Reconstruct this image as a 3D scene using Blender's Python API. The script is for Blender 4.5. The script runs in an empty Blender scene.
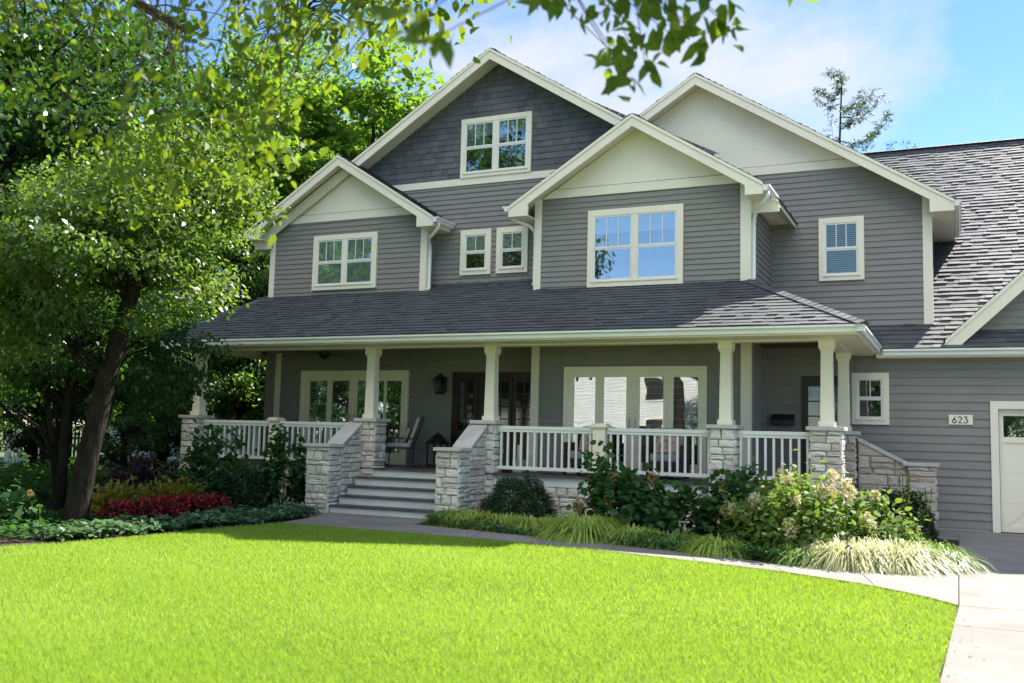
import bpy, math, random
import numpy as np
from mathutils import Vector, Matrix

random.seed(7); RNG = np.random.default_rng(7)
C = bpy.context.scene.collection
SC = bpy.context.scene

# ------------------------------------------------------------------ camera
cam_d = bpy.data.cameras.new('camera'); cam = bpy.data.objects.new('camera', cam_d); C.objects.link(cam)
yaw, pitch, roll = math.radians(24.881), math.radians(5.5437), math.radians(1.44536)
fwd = Vector((-math.sin(yaw)*math.cos(pitch), math.cos(yaw)*math.cos(pitch), math.sin(pitch)))
rt = Vector((math.cos(yaw), math.sin(yaw), 0)); up = rt.cross(fwd)
r2 = math.cos(roll)*rt + math.sin(roll)*up; u2 = -math.sin(roll)*rt + math.cos(roll)*up
M = Matrix((r2, u2, -fwd)).transposed().to_4x4(); M.translation = (0, 0, 1.53)
cam.matrix_world = M
cam_d.sensor_width = 36; cam_d.lens = 964.99/1024*36; cam_d.clip_start = .1; cam_d.clip_end = 3000
cam_d.dof.use_dof = True; cam_d.dof.focus_distance = 18.0; cam_d.dof.aperture_fstop = 1.9
SC.camera = cam

# ------------------------------------------------------------------ sun, sky, exposure
SUN = Vector((.45, .85, 1.0)).normalized()
sd = bpy.data.lights.new('sun', 'SUN'); sd.energy = 3.3; sd.angle = math.radians(.5); sd.color = (1, .94, .85)
so = bpy.data.objects.new('sun', sd); C.objects.link(so); so.rotation_euler = SUN.to_track_quat('Z', 'Y').to_euler()
SC.view_settings.view_transform = 'Standard'; SC.view_settings.look = 'None'
SC.view_settings.gamma = 1; SC.view_settings.use_curve_mapping = False
SC.view_settings.exposure = 2.2
w = bpy.data.worlds.new('World'); SC.world = w; w.use_nodes = True
nt = w.node_tree; nt.nodes.clear()
def N(t, nt_, **k):
    n = nt_.nodes.new(t)
    for a, b in k.items(): setattr(n, a, b)
    return n
out = N('ShaderNodeOutputWorld', nt); bg = N('ShaderNodeBackground', nt); bg.inputs[1].default_value = .10
sky = N('ShaderNodeTexSky', nt); sky.sky_type = 'NISHITA'; sky.sun_disc = False
sky.sun_elevation = math.asin(SUN.z); sky.sun_rotation = math.atan2(SUN.x, SUN.y)
sky.air_density = .8; sky.dust_density = .0; sky.ozone_density = 2.0
tc = N('ShaderNodeTexCoord', nt); mp = N('ShaderNodeMapping', nt); mp.inputs['Scale'].default_value = (1, 1, 1.9)
mp.inputs['Location'].default_value = (.30, .0, .1)
n1 = N('ShaderNodeTexNoise', nt); n1.inputs['Scale'].default_value = 2.3; n1.inputs['Detail'].default_value = 9; n1.inputs['Roughness'].default_value = .55
rp = N('ShaderNodeValToRGB', nt); rp.color_ramp.elements[0].position = .49; rp.color_ramp.elements[1].position = .66
mx = N('ShaderNodeMix', nt, data_type='RGBA'); cc = N('ShaderNodeMix', nt, data_type='RGBA'); cc.inputs['A'].default_value = (2.0, 2.05, 2.13, 1); cc.inputs['B'].default_value = (7.6, 7.4, 7.1, 1); nt.links.new(cc.outputs['Result'], mx.inputs['B'])  # second cloud tone: overbright, out of view, added to light the shaded facade
L = nt.links.new
L(tc.outputs['Generated'], mp.inputs[0]); L(mp.outputs[0], n1.inputs['Vector'])
nrm = N('ShaderNodeVectorMath', nt, operation='NORMALIZE'); dt = N('ShaderNodeVectorMath', nt, operation='DOT_PRODUCT'); dt.inputs[1].default_value = Vector((-.36, .86, .44)).normalized()
mr = N('ShaderNodeMapRange', nt); mr.inputs['From Min'].default_value = .93; mr.inputs['From Max'].default_value = .985; mr.inputs['To Min'].default_value = -.10; mr.inputs['To Max'].default_value = .085
ad = N('ShaderNodeMath', nt, operation='ADD')
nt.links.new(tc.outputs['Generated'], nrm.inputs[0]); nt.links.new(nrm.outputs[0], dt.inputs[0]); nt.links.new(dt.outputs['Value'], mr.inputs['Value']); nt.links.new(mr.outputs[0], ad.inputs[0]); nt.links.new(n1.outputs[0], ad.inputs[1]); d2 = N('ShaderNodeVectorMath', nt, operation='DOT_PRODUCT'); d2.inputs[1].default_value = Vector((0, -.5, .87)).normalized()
m2 = N('ShaderNodeMapRange', nt); m2.inputs['From Min'].default_value = .72; m2.inputs['From Max'].default_value = .9; m2.inputs['To Min'].default_value = 0; m2.inputs['To Max'].default_value = .22  # extra cloud cover behind the camera, added as fill light for the facade
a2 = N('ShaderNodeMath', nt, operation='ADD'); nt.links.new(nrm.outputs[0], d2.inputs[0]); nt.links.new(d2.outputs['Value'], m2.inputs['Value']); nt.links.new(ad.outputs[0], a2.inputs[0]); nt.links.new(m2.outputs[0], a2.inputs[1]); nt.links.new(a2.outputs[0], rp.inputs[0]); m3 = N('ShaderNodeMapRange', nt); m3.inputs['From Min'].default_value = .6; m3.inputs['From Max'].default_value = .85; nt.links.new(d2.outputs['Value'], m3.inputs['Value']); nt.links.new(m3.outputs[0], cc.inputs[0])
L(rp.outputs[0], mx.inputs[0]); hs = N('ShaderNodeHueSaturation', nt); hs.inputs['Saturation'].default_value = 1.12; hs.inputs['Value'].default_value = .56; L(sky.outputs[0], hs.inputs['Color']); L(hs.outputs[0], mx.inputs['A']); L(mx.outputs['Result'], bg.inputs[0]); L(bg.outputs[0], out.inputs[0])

# ------------------------------------------------------------------ materials
def newmat(name):
    m = bpy.data.materials.new(name); m.use_nodes = True; t = m.node_tree
    return m, t, t.nodes['Principled BSDF']
def ramp(t, stops):
    r = N('ShaderNodeValToRGB', t); e = r.color_ramp.elements
    while len(e) < len(stops): e.new(.5)
    for i, (p, c) in enumerate(stops): e[i].position = p; e[i].color = (*c, 1)
    return r
def surf(name, a, b, rough=.6, scale=3., detail=6, bump=0., bscale=60., spec=.4, stretch=(1, 1, 1), metal=0):
    m, t, p = newmat(name); l = t.links.new
    tc = N('ShaderNodeTexCoord', t); mp = N('ShaderNodeMapping', t); mp.inputs['Scale'].default_value = stretch
    n = N('ShaderNodeTexNoise', t); n.inputs['Scale'].default_value = scale; n.inputs['Detail'].default_value = detail
    r = ramp(t, [(.3, a), (.7, b)])
    l(tc.outputs['Object'], mp.inputs[0]); l(mp.outputs[0], n.inputs['Vector']); l(n.outputs[0], r.inputs[0]); l(r.outputs[0], p.inputs['Base Color'])
    p.inputs['Roughness'].default_value = rough; p.inputs['Specular IOR Level'].default_value = spec; p.inputs['Metallic'].default_value = metal
    if bump:
        n2 = N('ShaderNodeTexNoise', t); n2.inputs['Scale'].default_value = bscale; n2.inputs['Detail'].default_value = 4
        bn = N('ShaderNodeBump', t); bn.inputs['Strength'].default_value = bump; bn.inputs['Distance'].default_value = .06 if name == 'bark' else .02
        l(mp.outputs[0], n2.inputs['Vector']); l(n2.outputs[0], bn.inputs['Height']); l(bn.outputs[0], p.inputs['Normal'])
    return m
def rndmat(name, stops, rough=.8, bump=.4, bscale=80., nscale=8., spec=.3, mixn=.35):
    """colour from the per-face attribute rnd, broken up by a noise"""
    m, t, p = newmat(name); l = t.links.new
    at = N('ShaderNodeAttribute', t); at.attribute_name = 'rnd'
    tc = N('ShaderNodeTexCoord', t); n = N('ShaderNodeTexNoise', t); n.inputs['Scale'].default_value = nscale; n.inputs['Detail'].default_value = 6
    l(tc.outputs['Object'], n.inputs['Vector'])
    ma = N('ShaderNodeMix', t); ma.inputs[0].default_value = mixn
    l(at.outputs['Fac'], ma.inputs['A']); l(n.outputs[0], ma.inputs['B'])
    r = ramp(t, stops); l(ma.outputs['Result'], r.inputs[0]); l(r.outputs[0], p.inputs['Base Color'])
    p.inputs['Roughness'].default_value = rough; p.inputs['Specular IOR Level'].default_value = spec
    if bump:
        n2 = N('ShaderNodeTexNoise', t); n2.inputs['Scale'].default_value = bscale; n2.inputs['Detail'].default_value = 5
        bn = N('ShaderNodeBump', t); bn.inputs['Strength'].default_value = bump; bn.inputs['Distance'].default_value = .02
        l(tc.outputs['Object'], n2.inputs['Vector']); l(n2.outputs[0], bn.inputs['Height']); l(bn.outputs[0], p.inputs['Normal'])
    return m
def leafmat(name, stops, trans=(.25, .42, .03), tfac=.42, rough=.42, spec=.45):
    m, t, p = newmat(name); l = t.links.new
    at = N('ShaderNodeAttribute', t); at.attribute_name = 'rnd'
    r = ramp(t, stops); l(at.outputs['Fac'], r.inputs[0]); l(r.outputs[0], p.inputs['Base Color'])
    p.inputs['Roughness'].default_value = rough; p.inputs['Specular IOR Level'].default_value = spec
    tr = N('ShaderNodeBsdfTranslucent', t); mc = N('ShaderNodeMix', t, data_type='RGBA'); mc.inputs[0].default_value = .7
    mc.inputs['B'].default_value = (*trans, 1); l(r.outputs[0], mc.inputs['A']); l(mc.outputs['Result'], tr.inputs[0])
    ms = N('ShaderNodeMixShader', t); ms.inputs[0].default_value = tfac
    l(p.outputs[0], ms.inputs[1]); l(tr.outputs[0], ms.inputs[2]); l(ms.outputs[0], t.nodes['Material Output'].inputs[0])
    return m
def glassmat(name, refl=.16, tint=(.9, .95, .95)):
    m, t, p = newmat(name); l = t.links.new; t.nodes.remove(p)
    tr = N('ShaderNodeBsdfTransparent', t); tr.inputs[0].default_value = (*tint, 1)
    gl = N('ShaderNodeBsdfGlossy', t); gl.inputs['Roughness'].default_value = .015; gl.inputs[0].default_value = (.95, .97, 1, 1)
    tc = N('ShaderNodeTexCoord', t); n = N('ShaderNodeTexNoise', t); n.inputs['Scale'].default_value = 1.6; n.inputs['Detail'].default_value = 1
    bn = N('ShaderNodeBump', t); bn.inputs['Strength'].default_value = .06; bn.inputs['Distance'].default_value = .03
    l(tc.outputs['Object'], n.inputs['Vector']); l(n.outputs[0], bn.inputs['Height']); l(bn.outputs[0], gl.inputs['Normal'])
    fr = N('ShaderNodeFresnel', t); fr.inputs[0].default_value = 1.5
    ad = N('ShaderNodeMath', t, operation='ADD'); ad.inputs[1].default_value = refl; l(fr.outputs[0], ad.inputs[0])
    ms = N('ShaderNodeMixShader', t); l(ad.outputs[0], ms.inputs[0]); l(tr.outputs[0], ms.inputs[1]); l(gl.outputs[0], ms.inputs[2])
    l(ms.outputs[0], t.nodes['Material Output'].inputs[0])
    return m

MT = dict(
 siding=surf('grey_siding', (.230, .212, .194), (.262, .244, .225), .62, 2.2, 6, .15, 40, stretch=(1, 1, 6)),
 shake=rndmat('grey_shake', [(.1, (.088, .092, .104)), (.9, (.150, .154, .166))], .75, .3, 40),
 trim=surf('cream_paint', (.83, .755, .60), (.89, .82, .67), .45, 1.5, 5, .05, 30),
 soffit=surf('cream_soffit', (.72, .655, .53), (.78, .715, .59), .55, 1.5),
 white=surf('white_paint', (.74, .74, .70), (.82, .82, .78), .42, 2.0, 5),
 shingle=rndmat('asphalt_shingle', [(.05, (.042, .047, .054)), (.35, (.062, .067, .075)), (.6, (.086, .090, .096)), (.95, (.135, .134, .136))], .62, .25, 160, 14, .42, .3),
 stone=rndmat('limestone', [(.05, (.42, .38, .32)), (.35, (.60, .555, .48)), (.7, (.73, .69, .62)), (.95, (.84, .81, .75))], .85, .8, 22, 7, .2, .35),
 stonetan=rndmat('tan_limestone', [(.05, (.40, .32, .265)), (.4, (.50, .42, .36)), (.7, (.58, .51, .445)), (.95, (.66, .60, .54))], .85, .8, 22, 7, .2, .35),
 mortar=surf('mortar', (.26, .245, .22), (.33, .31, .28), .9, 8),
 cap=surf('cut_stone', (.46, .45, .42), (.56, .55, .52), .7, 4, 6, .2, 50),
 tread=surf('slate_tread', (.060, .060, .064), (.095, .094, .096), .55, 5),
 riser=surf('riser_paint', (.58, .59, .56), (.68, .69, .66), .5, 3),
 deck=surf('porch_deck', (.055, .052, .050), (.085, .080, .075), .5, 5),
 ceil=surf('brown_ceiling', (.06, .030, .018), (.11, .055, .030), .45, 4, 6, stretch=(1, 12, 1)),
 door=surf('dark_wood_door', (.018, .010, .007), (.035, .018, .012), .35, 6, stretch=(6, 1, 1)),
 black=surf('black_metal', (.012, .012, .013), (.022, .022, .022), .4, 6),
 interior=surf('unlit_room_tone', (.012, .013, .012), (.03, .03, .027), .9, 1.2),  # near-black tone stands in for the shade of unlit rooms
 curtain=surf('pale_blind', (.50, .52, .48), (.62, .64, .6), .8, 2),
 blind=None,
 glass=glassmat('window_glass', .13), glass_hi=glassmat('door_glass', .17), glass_sky=glassmat('upper_glass', .24), glass_lo=glassmat('side_glass', .02),
 concrete=surf('concrete_walk', (.18, .168, .152), (.26, .244, .222), .85, 1.1, 9, .3, 120),
 drive=surf('concrete_drive', (.165, .154, .140), (.245, .230, .210), .85, 1.3, 9, .3, 120),
 soil=surf('mulch', (.018, .012, .008), (.05, .035, .024), .95, 18, 8, .9, 60),
 turf=surf('lawn_soil', (.085, .13, .012), (.12, .17, .018), .9, 2.0, 8, .5, 90),
 field=surf('ground_field', (.05, .085, .02), (.08, .12, .03), .95, .2, 8),
 bark=surf('bark', (.010, .008, .006), (.034, .027, .021), .95, 9, 8, 1.0, 14, .1, stretch=(1, 1, .25)),
 twig=surf('twig_bark', (.04, .03, .02), (.08, .06, .04), .9, 9),
 wicker=surf('dark_wicker', (.03, .022, .016), (.06, .045, .033), .7, 30),
 cushion=surf('grey_cushion', (.36, .36, .34), (.46, .46, .43), .9, 8),
 pillow=surf('patterned_pillow', (.30, .10, .08), (.62, .58, .50), .9, 22),
 neigh=surf('pale_siding', (.60, .60, .58), (.70, .70, .67), .7, 1),
 candle=surf('candle_wax', (.62, .55, .35), (.72, .66, .45), .6, 4),
 lens=surf('pale_lens', (.8, .78, .7), (.85, .83, .75), .3, 4),
 grass=leafmat('grass_blade', [(.0, (.165, .28, .020)), (.5, (.275, .42, .045)), (.85, (.42, .52, .12)), (1., (.46, .50, .18))], (.50, .70, .05), .42, .5, .25),
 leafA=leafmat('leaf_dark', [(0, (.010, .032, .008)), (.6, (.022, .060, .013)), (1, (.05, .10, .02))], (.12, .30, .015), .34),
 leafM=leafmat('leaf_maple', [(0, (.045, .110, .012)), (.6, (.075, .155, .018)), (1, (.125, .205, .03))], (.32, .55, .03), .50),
 leafT=leafmat('leaf_front', [(0, (.026, .062, .014)), (.55, (.055, .108, .022)), (.85, (.10, .16, .035)), (1, (.20, .24, .08))], (.32, .50, .04), .42, .36, .45),
 leafO=leafmat('leaf_oak', [(0, (.014, .046, .008)), (.55, (.026, .07, .010)), (.85, (.06, .12, .015)), (1, (.14, .19, .025))], (.38, .52, .02), .45, .55, .25),
 needle=leafmat('leaf_conifer', [(0, (.045, .085, .035)), (1, (.085, .130, .055))], (.12, .22, .05), .25),
 box=leafmat('leaf_boxwood', [(0, (.012, .040, .014)), (.6, (.022, .065, .020)), (1, (.04, .095, .03))], (.06, .16, .03), .22),
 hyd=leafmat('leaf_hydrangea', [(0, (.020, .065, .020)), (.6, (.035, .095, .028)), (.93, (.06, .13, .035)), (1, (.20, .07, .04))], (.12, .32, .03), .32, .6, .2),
 hydsun=leafmat('leaf_hydrangea_sun', [(0, (.07, .14, .025)), (.6, (.12, .20, .04)), (1, (.22, .26, .07))], (.30, .45, .04), .36, .6, .2),  # lighter copy of the hydrangea leaf, sunlight put into the colour
 flower=leafmat('flower_cream', [(0, (.66, .56, .32)), (.6, (.74, .66, .44)), (1, (.66, .44, .28))], (.7, .55, .35), .3),
 flowerdull=leafmat('flower_dull', [(0, (.28, .24, .07)), (.5, (.34, .25, .09)), (1, (.30, .10, .06))], (.4, .3, .1), .3),
 hak=leafmat('blade_gold', [(0, (.20, .33, .04)), (.5, (.37, .50, .08)), (1, (.55, .62, .17))], (.35, .48, .08), .35),
 hakg=leafmat('blade_green', [(0, (.09, .19, .04)), (.6, (.17, .29, .06)), (1, (.28, .38, .09))], (.25, .42, .05), .35),
 varg=leafmat('blade_cream', [(0, (.30, .36, .14)), (.5, (.52, .52, .28)), (1, (.66, .62, .40))], (.6, .6, .3), .35),
 pach=leafmat('leaf_groundcover', [(0, (.035, .11, .03)), (.7, (.065, .17, .04)), (1, (.11, .22, .06))], (.1, .28, .04), .25),
 hosta=leafmat('leaf_pale', [(0, (.06, .13, .06)), (.6, (.10, .19, .09)), (1, (.18, .27, .14))], (.2, .36, .1), .3),
 red=leafmat('flower_red', [(0, (.42, .010, .025)), (.6, (.62, .02, .04)), (1, (.72, .07, .08))], (.6, .02, .03), .3),
 redleaf=leafmat('leaf_bronze', [(0, (.025, .05, .012)), (.6, (.05, .03, .015)), (1, (.09, .03, .02))], (.2, .1, .03), .3),
 yel=leafmat('leaf_gold', [(0, (.24, .24, .03)), (.6, (.42, .36, .05)), (1, (.5, .36, .07))], (.5, .4, .04), .35),
 pur=leafmat('leaf_purple', [(0, (.025, .012, .016)), (.6, (.055, .022, .03)), (1, (.09, .06, .07))], (.2, .03, .06), .25),
)
def blindmat():
    m, t, p = newmat('slat_blind'); l = t.links.new
    tc = N('ShaderNodeTexCoord', t); wv = N('ShaderNodeTexWave', t); wv.bands_direction = 'Z'; wv.inputs['Scale'].default_value = 7.5
    r = ramp(t, [(.25, (.08, .085, .05)), (.6, (.32, .32, .22))]); l(tc.outputs['Object'], wv.inputs['Vector']); l(wv.outputs[0], r.inputs[0]); l(r.outputs[0], p.inputs['Base Color'])
    return m
MT['blind'] = blindmat()

# ------------------------------------------------------------------ object helpers
def tag(o, label=None, cat=None, group=None, kind=None):
    if label: o['label'] = label
    if cat: o['category'] = cat
    if group: o['group'] = group
    if kind: o['kind'] = kind
    return o
def org(o):
    v = Vector((0, 0, 0))
    while o is not None: v += o.location; o = o.parent
    return v
def thing(name, loc, label, cat, group=None):
    o = bpy.data.objects.new(name, None); C.objects.link(o); o.location = loc; o.empty_display_size = .3
    return tag(o, label, cat, group)
def link(name, me, parent=None):
    o = bpy.data.objects.new(name, me); C.objects.link(o)
    if parent is not None: o.parent = parent
    return o
def dup(root, loc, rz, scale=1, label=None):
    r = root.copy(); C.objects.link(r); r.location = loc; r.rotation_euler = (0, 0, rz); r.scale = (scale,)*3 if not hasattr(scale, '__len__') else scale
    if label: r['label'] = label
    for ch in list(root.children):
        c = ch.copy(); C.objects.link(c); c.parent = r
        for g in list(ch.children):
            d = g.copy(); C.objects.link(d); d.parent = c
    return r

class MB:
    def __init__(s): s.v = []; s.f = []; s.r = []
    def add(s, vs, fs, r=None):
        b = len(s.v); s.v += [tuple(x) for x in vs]; s.f += [tuple(i+b for i in f) for f in fs]
        s.r += [random.random() if r is None else r]*len(fs)
    def box(s, x0, x1, y0, y1, z0, z1, r=None):
        s.add([(x0, y0, z0), (x1, y0, z0), (x1, y1, z0), (x0, y1, z0), (x0, y0, z1), (x1, y0, z1), (x1, y1, z1), (x0, y1, z1)],
              [(0, 3, 2, 1), (4, 5, 6, 7), (0, 1, 5, 4), (1, 2, 6, 5), (2, 3, 7, 6), (3, 0, 4, 7)], r)
        return s
    def prism(s, poly, o, u, v, n, d0, d1, r=None):
        """polygon (a,b) in plane o+a*u+b*v pushed from d0 to d1 along n"""
        k = len(poly); o, u, v, n = map(Vector, (o, u, v, n))
        A = [o+u*a+v*b+n*d0 for a, b in poly]; B = [o+u*a+v*b+n*d1 for a, b in poly]
        s.add(A+B, [tuple(range(k))[::-1], tuple(range(k, 2*k))]+[(i, (i+1) % k, k+(i+1) % k, k+i) for i in range(k)], r)
        return s
    def tube(s, pts, rad, k=8, cap=True):
        pts = [Vector(p) for p in pts]; m = len(pts)
        rad = rad if hasattr(rad, '__len__') else [rad]*m
        vs = []; a0 = None
        for i, p in enumerate(pts):
            d = (pts[min(i+1, m-1)]-pts[max(i-1, 0)]).normalized()
            if a0 is None: a0 = d.orthogonal().normalized()
            a = (a0-d*a0.dot(d)).normalized(); a0 = a; b = d.cross(a)
            vs += [p+(a*math.cos(2*math.pi*j/k)+b*math.sin(2*math.pi*j/k))*rad[i] for j in range(k)]
        fs = [(i*k+j, i*k+(j+1) % k, (i+1)*k+(j+1) % k, (i+1)*k+j) for i in range(m-1) for j in range(k)]
        if cap: fs += [tuple(range(k))[::-1], tuple(range((m-1)*k, m*k))]
        s.add(vs, fs); return s
    def lathe(s, prof, cx, cy, k=16):
        vs = [(cx+r*math.cos(2*math.pi*j/k), cy+r*math.sin(2*math.pi*j/k), z) for r, z in prof for j in range(k)]
        m = len(prof)
        s.add(vs, [(i*k+j, i*k+(j+1) % k, (i+1)*k+(j+1) % k, (i+1)*k+j) for i in range(m-1) for j in range(k)]+[tuple(range(k))[::-1], tuple(range((m-1)*k, m*k))])
        return s
    def build(s, name, m, parent=None, smooth=False, bevel=0):
        o0 = org(parent) if parent is not None else Vector((0, 0, 0))
        me = bpy.data.meshes.new(name)
        me.from_pydata([(x-o0.x, y-o0.y, z-o0.z) for x, y, z in s.v], [], s.f)
        at = me.attributes.new('rnd', 'FLOAT', 'FACE'); at.data.foreach_set('value', np.array(s.r, dtype=np.float32))
        me.materials.append(MT[m] if isinstance(m, str) else m)
        if smooth: me.polygons.foreach_set('use_smooth', [True]*len(me.polygons))
        o = link(name, me, parent)
        if bevel:
            b = o.modifiers.new('bevel', 'BEVEL'); b.width = bevel; b.segments = 2; b.limit_method = 'ANGLE'
        return o

def clip(poly, a, b, c):
    """keep the side a*x+b*y<=c"""
    o = []; k = len(poly)
    for i in range(k):
        p, q = poly[i], poly[(i+1) % k]; dp = a*p[0]+b*p[1]-c; dq = a*q[0]+b*q[1]-c
        if dp <= 0: o.append(p)
        if dp*dq < 0: t = dp/(dp-dq); o.append((p[0]+(q[0]-p[0])*t, p[1]+(q[1]-p[1])*t))
    return o
def area(p): return .5*sum(p[i][0]*p[(i+1) % len(p)][1]-p[(i+1) % len(p)][0]*p[i][1] for i in range(len(p)))
def clip_convex(poly, cp):
    if area(cp) < 0: cp = cp[::-1]
    for i in range(len(cp)):
        (x0, y0), (x1, y1) = cp[i], cp[(i+1) % len(cp)]
        a, b = (y1-y0), -(x1-x0); poly = clip(poly, a, b, a*x0+b*y0)
        if len(poly) < 3: return []
    return poly
def FY(Y): return ((0, Y, 0), (1, 0, 0), (0, 0, 1), (0, -1, 0))          # wall facing the street
def FX(X, s=1): return ((X, 0, 0), (0, s, 0), (0, 0, 1), (s, 0, 0))     # wall facing +X (s=1) / -X
def lap(mb, poly, fr, ex, t=.019, z0=None, gaps=False):
    o, u, v, n = map(Vector, fr); zs = [p[1] for p in poly]; z = min(zs) if z0 is None else z0
    row = 0
    while z < max(zs):
        band = clip(clip(poly, 0, -1, -z), 0, 1, z+ex)
        if len(band) >= 3:
            pieces = [band]
            if gaps:
                xs = [p[0] for p in band]; a = min(xs)-random.random()*.2; pieces = []
                while a < max(xs):
                    wd = random.uniform(.13, .24); pc = clip(clip(band, -1, 0, -(a+.004)), 1, 0, a+wd-.004)
                    if len(pc) >= 3: pieces.append(pc)
                    a += wd
            for pc in pieces:
                r = random.random(); tt = t*random.uniform(.75, 1.2) if gaps else t
                vs = [o+u*a+v*b+n*(.002+tt*(z+ex-b)/ex) for a, b in pc]
                mb.add(vs, [tuple(range(len(vs)))], r)
                low = [p for p in pc if p[1] < z+.002]
                if len(low) >= 2:
                    a0 = min(p[0] for p in low); a1 = max(p[0] for p in low)
                    mb.add([o+u*a0+v*z+n*(tt+.002), o+u*a1+v*z+n*(tt+.002), o+u*a1+v*z, o+u*a0+v*z], [(0, 3, 2, 1)], r)
        z += ex; row += 1
def shingles(mb, poly, o, u, v, n, ex=.155):
    o, u, v, n = map(Vector, (o, u, v, n)); vs_ = [p[1] for p in poly]; us = [p[0] for p in poly]
    r0 = min(vs_); k = 0
    while r0 < max(vs_):
        a = min(us)-random.random()*.3
        while a < max(us):
            wd = random.uniform(.12, .27); rc = clip_convex([(a, r0), (a+wd, r0), (a+wd, r0+ex), (a, r0+ex)], poly)
            if len(rc) >= 3 and abs(area(rc)) > 1e-5:
                t = random.choice((.010, .014, .019, .024)); r = min(1, max(0, random.gauss(.45 if t < .018 else .54, .12)))
                P = [o+u*x+v*y+n*(.006+t*(r0+ex-y)/ex) for x, y in rc]
                mb.add(P, [tuple(range(len(P)))], r)
                low = [p for p in rc if p[1] < r0+.002]
                if len(low) >= 2:
                    x0 = min(p[0] for p in low); x1 = max(p[0] for p in low)
                    mb.add([o+u*x0+v*r0+n*(t+.006), o+u*x1+v*r0+n*(t+.006), o+u*x1+v*r0-n*.01, o+u*x0+v*r0-n*.01], [(0, 3, 2, 1)], r*.6)
            a += wd
        r0 += ex
def stones(mb, poly, fr, big=1., flat=False):
    """rough ashlar courses on a convex polygon"""
    o, u, v, n = map(Vector, fr); zs = [p[1] for p in poly]; xs = [p[0] for p in poly]
    z = min(zs)
    while z < max(zs)-.02:
        h = random.choice((.10, .15, .15, .19, .22))*big
        if max(zs)-z-h < .07: h = max(zs)-z
        a = min(xs)
        while a < max(xs)-.01:
            wd = random.uniform(.13, .42)*big
            if flat: wd *= 1.4
            if max(xs)-a-wd < .09: wd = max(xs)-a
            cells = [(a, z, a+wd, z+h)]
            if h > .17*big and wd > .2 and random.random() < .3: cells = [(a, z, a+wd, z+h*.5), (a, z+h*.5, a+wd, z+h)]
            for (x0, y0, x1, y1) in cells:
                g = .006; rc = clip_convex([(x0+g, y0+g), (x1-g, y0+g), (x1-g, y1-g), (x0+g, y1-g)], poly)
                if len(rc) < 3 or abs(area(rc)) < 4e-4: continue
                j = lambda s: random.uniform(-s, s)
                cx = sum(p[0] for p in rc)/len(rc); cy = sum(p[1] for p in rc)/len(rc); r = random.random()
                rc2 = []
                for i in range(len(rc)):
                    p, q = rc[i], rc[(i+1) % len(rc)]; rc2 += [(p[0]+j(.006), p[1]+j(.006)), ((p[0]+q[0])/2+j(.007), (p[1]+q[1])/2+j(.007))]
                k = len(rc2); d = random.uniform(.014, .034)
                A = [o+u*x+v*y-n*.005 for x, y in rc2]
                B = [o+u*(x+(cx-x)*.10+j(.004))+v*(y+(cy-y)*.12+j(.004))+n*(d+j(.007)) for x, y in rc2]
                D = [o+u*(x+(cx-x)*.52+j(.012))+v*(y+(cy-y)*.5+j(.012))+n*(d+.007+j(.009)) for x, y in rc2]
                P = A+B+D+[o+u*cx+v*cy+n*(d+.008+j(.008))]
                F = [(i, (i+1) % k, k+(i+1) % k, k+i) for i in range(k)]+[(k+i, k+(i+1) % k, 2*k+(i+1) % k, 2*k+i) for i in range(k)]+[(2*k+i, 2*k+(i+1) % k, 3*k) for i in range(k)]
                mb.add(P, F, r)
            a += wd
        z += h

# ------------------------------------------------------------------ leaf cards
T_DIA = np.array([(0, 0), (.5, .5), (1, 0), (.5, -.5)])
T_LEAF = np.array([(0, 0), (.28, .42), (.62, .40), (1, 0), (.62, -.40), (.28, -.42)])
T_BROAD = np.array([(0, 0), (.12, .38), (.42, .52), (.75, .34), (1, 0), (.75, -.34), (.42, -.52), (.12, -.38)])
T_MAPLE = np.array([(0, 0), (.10, .30), (.35, .52), (.42, .28), (.72, .36), (1, 0), (.72, -.36), (.42, -.28), (.35, -.52), (.10, -.30)])
T_OAK = np.array([(0, 0), (.12, .12), (.26, .36), (.34, .17), (.5, .46), (.6, .2), (.74, .40), (.84, .2), (1, 0),
                  (.84, -.2), (.74, -.40), (.6, -.2), (.5, -.46), (.34, -.17), (.26, -.36), (.12, -.12)])
def unit(a): return a/np.maximum(np.linalg.norm(a, axis=1, keepdims=True), 1e-9)
def cards(P, D, NN, Ln, Wd, tmpl, fold=.25, curl=.15):
    n = len(P); k = len(tmpl); D = unit(D); S = unit(np.cross(D, NN)); U = np.cross(S, D)
    Ln = np.broadcast_to(np.asarray(Ln, float), n); Wd = np.broadcast_to(np.asarray(Wd, float), n)
    a = tmpl[:, 0]; s = tmpl[:, 1]
    V = (P[:, None, :]+D[:, None, :]*(Ln[:, None]*a)[:, :, None]+S[:, None, :]*(Wd[:, None]*s)[:, :, None]
         + U[:, None, :]*((Wd[:, None]*np.abs(s)*fold)-(Ln[:, None]*a*a*curl))[:, :, None])
    return V.reshape(-1, 3), k
def strips(P, D, Ln, Wd, droop, seg=3):
    """arching blades: (seg+1) pairs; P base, D horizontal-ish start dir"""
    n = len(P); D = unit(D); side = unit(np.cross(D, np.tile([0, 0, 1.], (n, 1)))+1e-6)
    rows = []; t = np.linspace(0, 1, seg+1)
    for q in t:
        c = P+D*(Ln*q)[:, None]-np.array([0, 0, 1.])*(droop*Ln*q**2.2)[:, None]
        wdt = (Wd*(1-q**1.6)*.5+.0004)[:, None]
        rows += [c-side*wdt, c+side*wdt]
    V = np.stack(rows, 1).reshape(-1, 3); k = 2*(seg+1)
    F = [[2*i, 2*i+1, 2*i+3, 2*i+2] for i in range(seg)]
    return V, k, np.array(F)
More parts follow.
